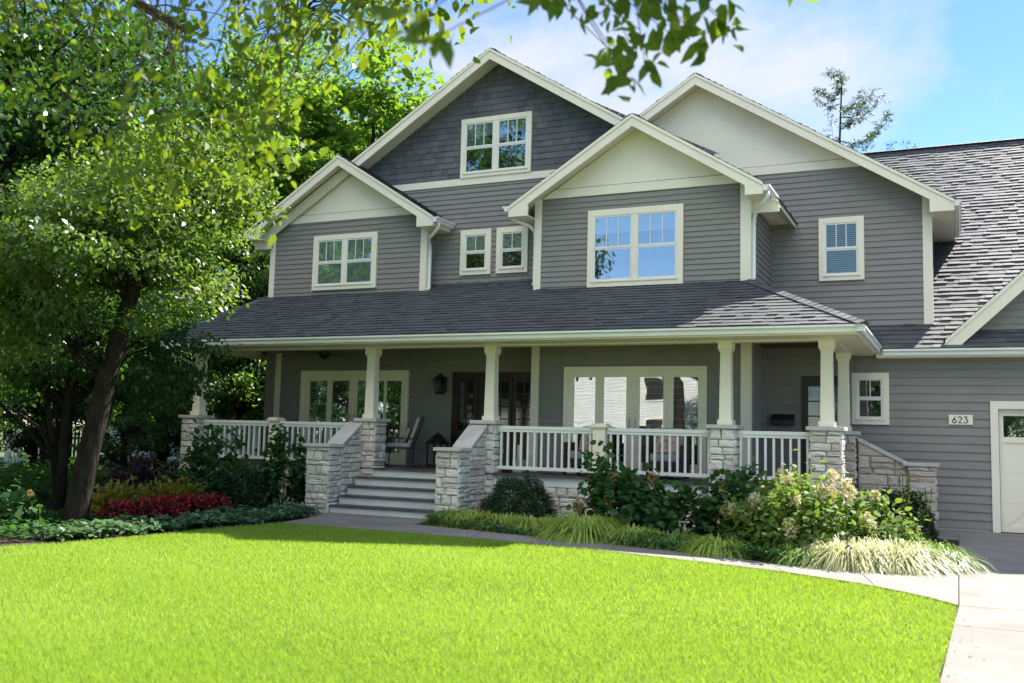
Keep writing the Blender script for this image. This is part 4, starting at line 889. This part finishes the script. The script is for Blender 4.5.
# off the street side: trees that the window panes mirror
dup(bgA, (-22.5, -9, 0), .6, 1.5, 'broad tree across the lawn mirrored in the attic window panes')
dup(bgM, (-32, -9, 0), 1.4, 1.1, 'maple by the street mirrored in the panes under the left cream gable')
dup(bgA, (-12.5, -25, 0), 2.8, .62, 'dark street tree mirrored in the right leaf of the middle porch doors')
dup(bgA, (-27.5, -4, 0), 1.1, .5, 'low dark tree mirrored in the left-hand panes of the left porch doors')
dup(bgA, (-24.2, -2.6, 0), 2.9, .46, 'low dark tree mirrored in the right-hand panes of the left porch doors')
dup(bgA, (-4.6, -24.5, 0), 5.1, .7, 'street tree mirrored in the small window beside the garage door')
dup(bgA, (2.6, -24.5, 0), 2.1, .7, 'street tree mirrored in the garage door panes')
dup(bgM, (-31, -15, 0), 2.6, .8, 'maple mirrored low in the left porch doors')
dup(bgA, (-40, -20, 0), 3.8, .9, 'dark broad tree mirrored in the left porch doors')
# understorey behind the porch end
us = make_tree('understorey_tree', 'low bright-leaved tree beyond the left porch railing', None, (-18.2, 20.4, 0), [(0, 0, -.1), (.3, .1, 1.0), (.7, .1, 1.9), (1.1, .2, 2.6)], [.10, .085, .07, .04],
    [(.3, 0, 2.4, 2.2, 1.8, 1.5), (1.2, .5, 3.4, 1.6, 1.5, 1.3), (-1.2, .3, 1.8, 1.4, 1.3, 1.0)], 80, 120, .13, 'leafM', T_LEAF, .6, .5, limbs=30, seed=41)
# spindly conifer behind the right-hand roof
def conifer():
    t = thing('conifer', (0, 0, 0), 'spindly conifer top showing above the right-hand roof', 'tree'); H = 19.6
    tr = MB(); tr.tube([(0, 0, 0), (.1, 0, 8), (-.05, .1, 15), (.12, 0, 19), (0, 0, H)], [.35, .28, .06, .03, .008], 8); tr.build('trunk', 'bark', t, smooth=True)
    lb = MB(); PP = []; DD = []
    z = 9.0
    while z < H-.15:
        an = random.uniform(0, 6.28); L_ = min(3.4, (H-z)*.52+random.uniform(.2, .6)); rise = random.uniform(.25, .55)
        pts = [Vector((math.cos(an)*L_*q, math.sin(an)*L_*q, z+L_*(rise*q*1.2-.25*math.sin(q*3.1)))) for q in (0, .2, .4, .6, .8, 1)]
        lb.tube(pts, [.028, .022, .016, .012, .008, .004], 5)
        for q in range(int(17*L_)+4):
            k = random.uniform(.8, 4.99); i = int(k); c = pts[i].lerp(pts[i+1], k-i); w_ = Vector((random.gauss(0, .16), random.gauss(0, .16), random.gauss(-.06, .09)))
            for _ in range(9): f = random.random(); PP.append(c+w_*f+Vector((random.gauss(0, .035),)*3)); DD.append(w_.normalized()+Vector((random.gauss(0, .6), random.gauss(0, .6), random.gauss(-.1, .5))))
        z += random.uniform(.16, .36)
    lb.build('limb', 'bark', t, smooth=True); PP = np.array(PP); n = len(PP)
    link('crown', card_mesh('needles', 'needle', PP, np.array(DD), rnd_dirs(n), RNG.uniform(.10, .22, n), .035, T_DIA), t)
    t.location = (-4.95, 47.5, 0); return t
conifer()
# the street tree whose low branches hang into the top of the picture
def branch_leaves(mbl, centres, PP, DD, ZZ, per, spread, leaf):
    for c in centres:
        for _ in range(per):
            p = Vector(c)+Vector((random.gauss(0, spread), random.gauss(0, spread), random.gauss(0, spread*.8))); PP.append(p)
            DD.append((random.gauss(0, .7), random.gauss(0, .7), random.gauss(-.55, .45))); ZZ.append(leaf*random.uniform(.6, 1.25))
def street_tree():
    random.seed(5)
    t = thing('street_tree', (-9.2, 1.0, 0), 'near tree at the left whose blurred low branches hang across the top of the view', 'tree')
    tr = MB(); tr.tube([(-9.2, 1, -.1), (-9.15, 1, 1.5), (-9.2, 1.1, 3.5), (-10.4, 1.0, 5.2), (-14, .6, 7.5)], [.42, .34, .3, .24, .12], 12); tr.build('trunk', 'bark', t, smooth=True)
    lb = MB(); PP, DD, ZZ = [], [], []
    def pt(x, y, d):      # a spot in the air at depth d along a view direction (metres)
        u, v = (x-512)/965, (341.5-y)/965; p = Vector((0, 0, 1.53))+(fwd+r2*u+u2*v)*d; return p
    main = [(-8.9, 1.2, 4.6), (-7.2, 2.6, 5.2), (-5.2, 3.6, 5.3), (-3.0, 3.9, 4.7), (-1.4, 3.7, 4.1), (-.2, 3.4, 3.9)]
    lb.tube(main, [.15, .12, .095, .07, .045, .02], 8); lb.tube([(-8.9, 1.2, 4.0), (-7.6, 3.0, 5.0), (-6.4, 4.6, 5.2), (-5.4, 5.4, 4.6)], [.13, .1, .07, .03], 8)
    lb.tube([(-9.8, 1.1, 4.4), (-8.6, 4.0, 6.2), (-7.6, 6.4, 7.2)], [.12, .08, .03], 8)
    srcs = []
    for ln_ in (main, [(-8.9, 1.2, 4.0), (-7.6, 3.0, 5.0), (-6.4, 4.6, 5.2), (-5.4, 5.4, 4.6)], [(-9.8, 1.1, 4.4), (-8.6, 4.0, 6.2), (-7.6, 6.4, 7.2)], [(-7.2, 2.6, 5.2), (-6.2, 4.0, 5.9), (-4.9, 5.6, 5.9)], [(-5.2, 3.6, 5.3), (-4.2, 4.8, 5.4), (-3.4, 5.6, 5.0)]):
        for a, b in zip(ln_, ln_[1:]): srcs += [Vector(a).lerp(Vector(b), k/5) for k in range(6)]
    lb.tube([(-7.2, 2.6, 5.2), (-6.2, 4.0, 5.9), (-4.9, 5.6, 5.9)], [.08, .06, .02], 6); lb.tube([(-5.2, 3.6, 5.3), (-4.2, 4.8, 5.4), (-3.4, 5.6, 5.0)], [.06, .045, .02], 6)
    tw = []
    for (x, y, d, k, sp) in left_clusters+top_clusters:
        c = pt(x, y, d); tw.append(c)
        src = random.choice(sorted(srcs, key=lambda q: (q-c).length)[:14])
        lb.tube(limb_path(src, c, .05, 5, .05), [.009, .007, .005, .004, .003, .002], 5)
        branch_leaves(lb, [c], PP, DD, ZZ, k, sp, .072 if x < 320 else .10)
        if (x > 320 or (random.random() < .8 and sp > .13)):
            for q in ((1.6, 2.2, 2.9) if x > 320 else (2.0, 2.9)): branch_leaves(lb, [c+SUN*q+Vector((0, 0, .35))], PP, DD, ZZ, 30, .30, .13)  # unseen leaf sprays added sunward to shade the hanging branches
    # rest of the crown, overhead and behind
    rr = np.random.default_rng(3); cl = rr.normal(size=(110, 3))*np.array([1.9, 2.0, 1.7])+np.array([-20.0, -1.0, 9.6])
    for c in cl: branch_leaves(lb, [c], PP, DD, ZZ, 46, .5, .16)
    for c in cl[::3]: lb.tube(limb_path((-14.0, .6, 7.5), c, .1), [.06, .05, .04, .03, .02, .012, .008], 5)
    lb.build('limb', 'twig', t, smooth=True); PP = np.array([tuple(p) for p in PP]); n = len(PP)
    Z = np.array(ZZ); o = org(t); P0 = PP-np.array(tuple(o))
    link('crown', card_mesh('leaves', 'leafO', P0, np.array(DD), unit(RNG.normal(size=(n, 3))*.8+np.array([0, 0, .8])), Z, Z*.58, T_LEAF, None, .3, .35), t)
left_clusters = []
for i in range(64):
    x = random.uniform(-20, 285); ymax = 215-max(0, x-200)*.6 if x > 60 else 120+x*.9
    y = random.uniform(-25, max(20, ymax)); left_clusters.append((x, y, random.uniform(4.8, 8.5), 22, .16))
left_clusters += [(262, 150, 5.6, 16, .08), (270, 185, 5.6, 12, .06), (255, 215, 5.6, 9, .05), (230, 130, 5.2, 16, .1), (150, 150, 6, 20, .12), (120, 165, 6, 18, .12)]
top_clusters = [(422, 18, 2.9, 8, .035), (430, 40, 2.9, 6, .02), (370, 5, 3.6, 6, .06), (350, -10, 3.6, 6, .06), (300, -5, 4, 8, .08)]
for x, y in ((560, -6), (585, -2), (600, 14), (618, 30), (630, 44), (612, 52), (622, 66), (628, 80), (645, 62), (640, 30), (652, -4), (668, 8), (682, 18), (676, 38), (700, 2), (716, 12), (728, 24), (692, 30), (545, -12), (640, 5)):
    top_clusters.append((x, y, random.uniform(4.2, 4.7), 8, .055))
street_tree()

# ================================================================== SHRUBS AND BEDS
def ellip(n, rx, ry, rz, shell=.82):
    d = rnd_dirs(n); d[:, 2] = np.abs(d[:, 2])*1.0-.12*RNG.random(n); r = shell+(1-shell)*RNG.random(n)
    bump = 1+.09*np.sin(d[:, 0]*7+d[:, 2]*5)+.07*np.sin(d[:, 1]*9+d[:, 0]*4)
    return d, d*np.array([rx, ry, rz])*(r*bump)[:, None]
def shrub(name, label, loc, rx, ry, rz, n, leaf, lm, tmpl=T_LEAF, group=None, cat='shrub', aspect=.6, shell=.6, droop=.25, spread=.13, per=40, stems=7, flowers=0, fm='flower', fsize=.07, ftop=.2):
    t = thing(name, (0, 0, 0), label, cat, group)
    st = MB()
    for k in range(stems):
        an = random.uniform(0, 6.28); r = random.uniform(.4, .8)
        st.tube(limb_path((math.cos(an)*.05, math.sin(an)*.05, -.02), (math.cos(an)*rx*r, math.sin(an)*ry*r, rz*random.uniform(.4, .85)), .1, 4), [.014, .011, .009, .006, .004], 5)
    st.build('stem', 'twig', t)
    nb = max(12, n//per); d, c = ellip(nb, rx, ry, rz, shell); ci = RNG.integers(0, nb, n)
    P = c[ci]+RNG.normal(size=(n, 3))*np.array([rx, ry, rz])*spread; P[:, 2] = np.maximum(P[:, 2], .03)
    D = unit(d[ci]*.7+rnd_dirs(n)*.7+np.array([0, 0, -droop])); NN = unit(rnd_dirs(n)*.5+d[ci]*.5+np.array([0, 0, .8])); Ln = leaf*RNG.uniform(.6, 1.25, n)
    link('leaves', card_mesh('leaves', lm, P, D, NN, Ln, Ln*aspect, tmpl, np.clip(.4*RNG.random(nb)[ci]+.6*RNG.random(n), 0, 1), .25), t)
    for k in range(flowers):
        dd, cc = ellip(1, rx, ry, rz, .97); cc = cc[0]
        if cc[2] < ftop*rz or dd[0][1] > .6: continue
        m_ = 80; f = rnd_dirs(m_); pp = cc+f*np.array([1, 1, 1.15])*fsize*(RNG.random(m_)**.4)[:, None]
        link('blossom', card_mesh('blossom', fm, pp, f+rnd_dirs(m_)*.6, rnd_dirs(m_), fsize*.45, fsize*.42, T_BROAD, np.clip(RNG.normal(RNG.random()*.7, .15, m_), 0, 1)), t)
    t.location = loc; return t
shrub('boxwood', 'round dark green boxwood before the railing beside the right stair wall', (-6.95, 15.4, 0), .64, .52, .84, 24000, .036, 'box', group='dark boxwoods', shell=.86, spread=.032, per=8)
shrub('boxwood', 'dark mounded boxwood beside the stone end pedestal near the driveway', (-.95, 17.35, 0), .56, .5, .80, 20000, .04, 'box', group='dark boxwoods', shell=.84, spread=.035, per=8)
shrub('boxwood', 'low dark evergreen mound behind the red flowers in the left bed', (-12.55, 14.75, 0), .74, .6, .82, 20000, .04, 'box', group='dark boxwoods', shell=.84, spread=.035, per=8)
shrub('hydrangea', 'green broad-leaved hydrangea against the left porch railing', (-13.55, 15.2, 0), .78, .55, 1.5, 1500, .13, 'hyd', T_BROAD, 'hydrangeas', aspect=.8)
shrub('hydrangea', 'tall green hydrangea touching the left stair wall', (-11.75, 15.1, 0), .55, .45, 1.42, 1300, .125, 'hyd', T_BROAD, 'hydrangeas', aspect=.8)
shrub('hydrangea', 'shady hydrangea with rusty leaves at the far left edge of the lawn', (-12.9, 9.7, 0), .95, .7, .78, 1100, .12, 'hyd', T_BROAD, 'hydrangeas', aspect=.8, flowers=7, fm='flowerdull', fsize=.05)
shrub('hydrangea', 'dark green hydrangea with brown-gold flower heads before the middle railing post', (-4.95, 14.85, 0), .85, .6, 1.22, 1600, .12, 'hyd', T_BROAD, 'hydrangeas', aspect=.8, flowers=16, fm='flowerdull', fsize=.075)
shrub('hydrangea', 'low dark hydrangea before the stone pier right of the French doors', (-4.0, 14.7, 0), .75, .6, .86, 1100, .12, 'hyd', T_BROAD, 'hydrangeas', aspect=.8, flowers=5, fm='flowerdull')
shrub('hydrangea', 'dark green hydrangea with pinkish heads before the right-hand railing', (-3.05, 14.7, 0), .72, .6, 1.06, 1300, .12, 'hyd', T_BROAD, 'hydrangeas', aspect=.8, flowers=9, fm='flowerdull', fsize=.065)
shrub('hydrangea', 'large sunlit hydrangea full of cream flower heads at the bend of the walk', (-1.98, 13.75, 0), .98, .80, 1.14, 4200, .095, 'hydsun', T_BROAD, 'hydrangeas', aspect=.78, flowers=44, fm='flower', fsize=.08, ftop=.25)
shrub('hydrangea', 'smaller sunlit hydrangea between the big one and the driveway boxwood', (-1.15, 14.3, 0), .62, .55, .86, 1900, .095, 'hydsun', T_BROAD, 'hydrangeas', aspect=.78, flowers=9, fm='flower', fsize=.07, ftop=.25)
shrub('hydrangea', 'leafy dark hydrangea filling the gap below the big sunlit one', (-2.75, 13.75, 0), .6, .5, .6, 600, .12, 'hyd', T_BROAD, 'hydrangeas', aspect=.78, flowers=4, fm='flowerdull')
# arching grasses
def clump(name, label, loc, n, ln, m, spread=.18, droop=.92, wd=.027, group=None, side=None):
    t = thing(name, (0, 0, 0), label, 'ornamental grass', group)
    an = RNG.uniform(0, 2*np.pi, n)
    if side is not None: an = np.where(RNG.random(n) < .6, RNG.normal(side, .8, n), an)
    P = np.c_[np.cos(an), np.sin(an), np.zeros(n)]*(RNG.random(n)**.5*spread)[:, None]; el = RNG.uniform(.55, 1.42, n)
    D = np.c_[np.cos(an)*np.cos(el), np.sin(an)*np.cos(el), np.sin(el)]; L_ = ln*RNG.uniform(.55, 1.15, n)
    link('blades', strip_mesh('blades', m, P, D, L_, wd*RNG.uniform(.7, 1.2, n), droop*RNG.uniform(.7, 1.15, n), 4), t)
    t.location = loc; return t
GR = 'arching grasses along the walk'
for lb_, x, y, n, ln, m, sp in (
    ('small upright light green grass tuft against the right stair pedestal', -7.95, 14.75, 380, .55, 'hakg', .12),
    ('arching gold-green grass mound at the foot of the right stair wall', -7.55, 14.55, 700, .62, 'hak', .26),
    ('arching gold-green grass mound in front of the round boxwood', -6.75, 14.45, 750, .62, 'hak', .28),
    ('low gold-green grass just right of the round boxwood', -6.15, 14.30, 500, .58, 'hak', .22),
    ('largest golden grass fountain spilling forward left of the hydrangeas', -5.15, 13.95, 1200, .80, 'hak', .34),
    ('gold-green grass between the golden fountain and the low hydrangea', -4.35, 13.75, 600, .62, 'hak', .26),
    ('green grass mound before the low dark hydrangea', -3.75, 13.55, 650, .60, 'hakg', .28),
    ('light green grass tuft bending over the walk below the pinkish hydrangea', -3.05, 13.15, 650, .56, 'hak', .22),
    ('fresh green grass under the left side of the big sunlit hydrangea', -1.75, 12.85, 500, .60, 'hakg', .22),
    ('cream-striped grass spilling on the walk, the left one of the two pale mounds', -1.22, 12.95, 1100, .80, 'varg', .34),
    ('cream-striped grass spilling on the walk, the right one of the two pale mounds', -.78, 13.05, 1100, .78, 'varg', .34),
    ('green grass fountain at the corner where walk meets driveway', -.42, 13.35, 900, .80, 'hakg', .26)):
    clump('grass_clump', lb_, (x+random.gauss(0, .05), y+random.gauss(0, .05), 0), int(n*2.4), ln*1.2*random.uniform(.86, 1.14), m, sp*random.uniform(.85, 1.1), wd=.017 if m == 'varg' else .02, droop=random.uniform(.95, 1.1), group=GR)
def lily():
    t = thing('flower_stalks', (0, 0, 0), 'pale upright flower stalks rising beside the driveway boxwood', 'plant'); mb = MB(); PP = []
    for k in range(9):
        x, y = random.gauss(0, .16), random.gauss(0, .1); h = random.uniform(.7, 1.15); mb.tube([(x, y, 0), (x*1.1, y, h*.5), (x*1.25, y*1.2, h)], .006, 4)
        for q in range(26): PP.append((x*1.15+random.gauss(0, .02), y+random.gauss(0, .02), h*random.uniform(.45, 1.0)))
    mb.build('stalk', 'twig', t); PP = np.array(PP); n = len(PP); link('leaves', card_mesh('leaves', 'hak', PP, rnd_dirs(n)+np.array([0, 0, .4]), rnd_dirs(n), .045, .03, T_LEAF), t)
    m_ = 160; an = RNG.uniform(0, 6.28, m_); D = np.c_[np.cos(an), np.sin(an), RNG.uniform(.4, 1.6, m_)]
    link('blades', strip_mesh('blades', 'hakg', np.c_[np.cos(an)*.1, np.sin(an)*.1, np.zeros(m_)], D, RNG.uniform(.3, .55, m_), np.full(m_, .03), np.full(m_, .5), 4), t)
    t.location = (-.72, 16.75, 0)
lily()
# red bedding plants, golden coleus, purple foliage (one plant of each, then copies)
def bedding(name, label, group, leafm, flm, r, h, nl, nf, leaf=.06, fs=.045):
    t = thing(name, (0, 0, 0), label, 'plant', group)
    d, P = ellip(nl, r, r, h, .55); link('leaves', card_mesh('leaves', leafm, P, unit(d+rnd_dirs(nl)*.6), unit(d*.5+np.array([0, 0, 1.])+rnd_dirs(nl)*.4), leaf*RNG.uniform(.7, 1.3, nl), leaf*.65, T_BROAD), t)
    if nf: d, P = ellip(nf, r*1.04, r*1.04, h*1.07, .85); link('blossoms', card_mesh('blossoms', flm, P, unit(d+rnd_dirs(nf)*.8), unit(d+rnd_dirs(nf)*.5), fs*RNG.uniform(.7, 1.3, nf), fs*.9, T_BROAD), t)
    return t
redp = bedding('red_begonia', 'red flowering plant, one of an even low row in the left bed', 'red flowers in the left bed', 'redleaf', 'red', .24, .36, 320, 190)
yelp = bedding('golden_coleus', 'yellow-gold leafy plant, one of the row behind the red flowers', 'golden coleus in the left bed', 'yel', None, .27, .60, 480, 0, .08)
purp = bedding('purple_coleus', 'dark purple leafy plant, one of those behind the golden row', 'purple plants in the left bed', 'pur', None, .30, .85, 420, 0, .11)
A_, B_ = (-12.25, 12.05), (-10.95, 13.25)
for i in range(9):
    t = i/8; p = (-12.15+.05*t+random.gauss(0, .05), 11.45+2.2*t+random.gauss(0, .05), 0)
    o = redp if i == 0 else dup(redp, p, random.uniform(0, 6), random.uniform(.9, 1.1)); o.location = p
for i in range(9):
    t = i/8; p = (-12.68+.02*t+random.gauss(0, .06), 11.55+2.35*t+random.gauss(0, .06), 0)
    o = yelp if i == 0 else dup(yelp, p, random.uniform(0, 6), random.uniform(.88, 1.12)); o.location = p
for i, p in enumerate(((-13.4, 12.6, 0), (-13.35, 13.1, 0), (-13.75, 13.6, 0), (-13.3, 13.7, 0))):
    o = purp if i == 0 else dup(purp, p, i*1.3, random.uniform(.9, 1.2)); o.location = p
# ground cover masses
def cover(name, label, poly, n, h, leaf, m, tmpl=T_LEAF, aspect=.6):
    lo = np.min(poly, 0); hi = np.max(poly, 0); P = RNG.uniform(lo, hi, (n*3, 2)); P = P[in_poly(P, poly)][:n]; n = len(P)
    hh = h*(.75+.35*np.sin(P[:, 0]*5+P[:, 1]*3)*.5+.2*np.sin(P[:, 1]*9)); P3 = np.c_[P, np.maximum(.02, hh*RNG.uniform(.35, 1, n))]
    D = rnd_dirs(n); D[:, 2] = D[:, 2]*.3+.05; o = link(name, card_mesh(name, m, P3, D, unit(rnd_dirs(n)*.45+np.array([0, 0, 1.])), leaf*RNG.uniform(.7, 1.3, n), leaf*aspect, tmpl))
    tag(o, label, kind='stuff')
cover('ground_cover', 'dark green ground cover along the right side of the walk', [(-8.25, 14.75), (-8.0, 14.02), (-5.4, 13.42), (-3.17, 12.92), (-1.9, 12.42), (-1.9, 13.4), (-3.5, 14.1), (-7.6, 15.3)], 12000, .19, .06, 'pach')
cover('pale_ground_cover', 'pale green low leaves edging the left bed beside the lawn', [(-10.35, 14.3), (-10.15, 13.0), (-10.3, 11.4), (-10.45, 9.9), (-10.6, 9.0), (-11.2, 9.2), (-11.2, 11.4), (-11.3, 13.0), (-11.4, 14.6)], 5200, .20, .10, 'hosta', T_BROAD, .6)
cover('left_ground_cover', 'low green leaves around the tree foot at the left edge of the lawn', [(-11.0, 8.0), (-12.6, 7.1), (-16, 8), (-14, 11), (-11.4, 11), (-10.8, 9.2)], 3000, .22, .10, 'hyd', T_BROAD, .7)
cover('bed_plants', 'dark mixed foliage deep in the shade of the left bed', [(-12.0, 13.9), (-14.4, 12), (-20, 12), (-20, 17), (-15.3, 16.8), (-12.5, 15.8)], 7000, .75, .14, 'hyd', T_BROAD, .7)

# ================================================================== NEIGHBOURS
nb_ = thing('neighbour_house', (-31, 36, 0), 'pale neighbouring house glimpsed through the trees left of the porch', 'house')
mb = MB(); lap(mb, [(-36, .1), (-24, .1), (-24, 4.2), (-30, 7.6), (-36, 4.2)], FY(33), .2); lap(mb, [(33, .1), (43, .1), (43, 4.2), (33, 4.2)], FX(-24), .2); mb.build('siding_wall', 'neigh', nb_)
mb = MB()
for s in (-1, 1): mb.prism([(-30, 7.75), (-30+s*6.5, 4.05), (-30+s*6.5, 3.9), (-30, 7.58)], (0, 32.6, 0), (1, 0, 0), (0, 0, 1), (0, 1, 0), 0, 11)
mb.build('roof', 'shingle', nb_)
for x in (-33.5, -28): m2 = MB(); m2.box(x-.6, x+.6, 32.93, 32.98, 1.3, 2.9); m2.box(x-.45, x+.45, 32.90, 32.929, 1.42, 2.78); m2.build('window', 'white', nb_)
fn = thing('white_fence', (-26.5, 22, 0), 'white picket fence glimpsed left of the leaning tree trunk', 'fence')
mb = MB(); mb.box(-28.5, -24.5, 22.03, 22.07, .35, .43); mb.box(-28.5, -24.5, 22.03, 22.07, 1.05, 1.13); mb.build('rail', 'white', fn)
mb = MB()
for i in range(24): x = -28.4+.16*i; mb.prism([(x, .08), (x+.09, .08), (x+.09, 1.25), (x+.045, 1.33), (x, 1.25)], *FY(22.03), 0, .02)
mb.build('picket', 'white', fn)
for i in range(3): x = -28.5+2.0*i; m2 = MB(); m2.box(x-.06, x+.06, 22.07, 22.19, -.1, 1.4); m2.build('post', 'white', fn)
oh = thing('white_house', (-21, -33, 0), 'white house across the street mirrored in the middle porch doors', 'house')
mb = MB(); lap(mb, [(14, .1), (30, .1), (30, 5.2), (22, 9.6), (14, 5.2)], ((0, -28, 0), (-1, 0, 0), (0, 0, 1), (0, 1, 0)), .2); mb.build('siding_wall', 'neigh', oh)
lap_ = MB(); lap(lap_, [(-40, .1), (-28, .1), (-28, 5.2), (-40, 5.2)], FX(-14), .2); lap_.build('siding_wall', 'neigh', oh)
mb = MB()
for s in (-1, 1): mb.prism([(-22, 9.8), (-22+s*8.6, 5.05), (-22+s*8.6, 4.85), (-22, 9.6)], (0, -27.5, 0), (1, 0, 0), (0, 0, 1), (0, -1, 0), 0, 13)
mb.build('roof', 'shingle', oh)
for x, z in ((-25.5, 1.2), (-18.5, 1.2), (-25.5, 4.1), (-18.5, 4.1)):
    m2 = MB(); m2.box(x-.7, x+.7, -27.97, -27.93, z, z+1.6); f_ = m2.build('window', 'trim', oh); m2 = MB(); m2.box(x-.55, x+.55, -27.925, -27.91, z+.12, z+1.48); m2.build('pane', 'interior', f_)

# dry leaves blown against the lawn edge
n = 36; y = RNG.uniform(5.5, 10.4, n); x = -.03-.0285*(10.35-y)+np.abs(RNG.normal(0, .10, n)); P = np.c_[x, y, np.full(n, .026)]
o = link('fallen_leaves', card_mesh('fallen_leaves', 'redleaf', P, rnd_dirs(n)*np.array([1, 1, .15]), np.tile([0, 0, 1.], (n, 1))+rnd_dirs(n)*.3, RNG.uniform(.015, .035, n), .015, T_LEAF)); tag(o, 'dry brown leaf crumbs along the edge of lawn and driveway', kind='stuff')
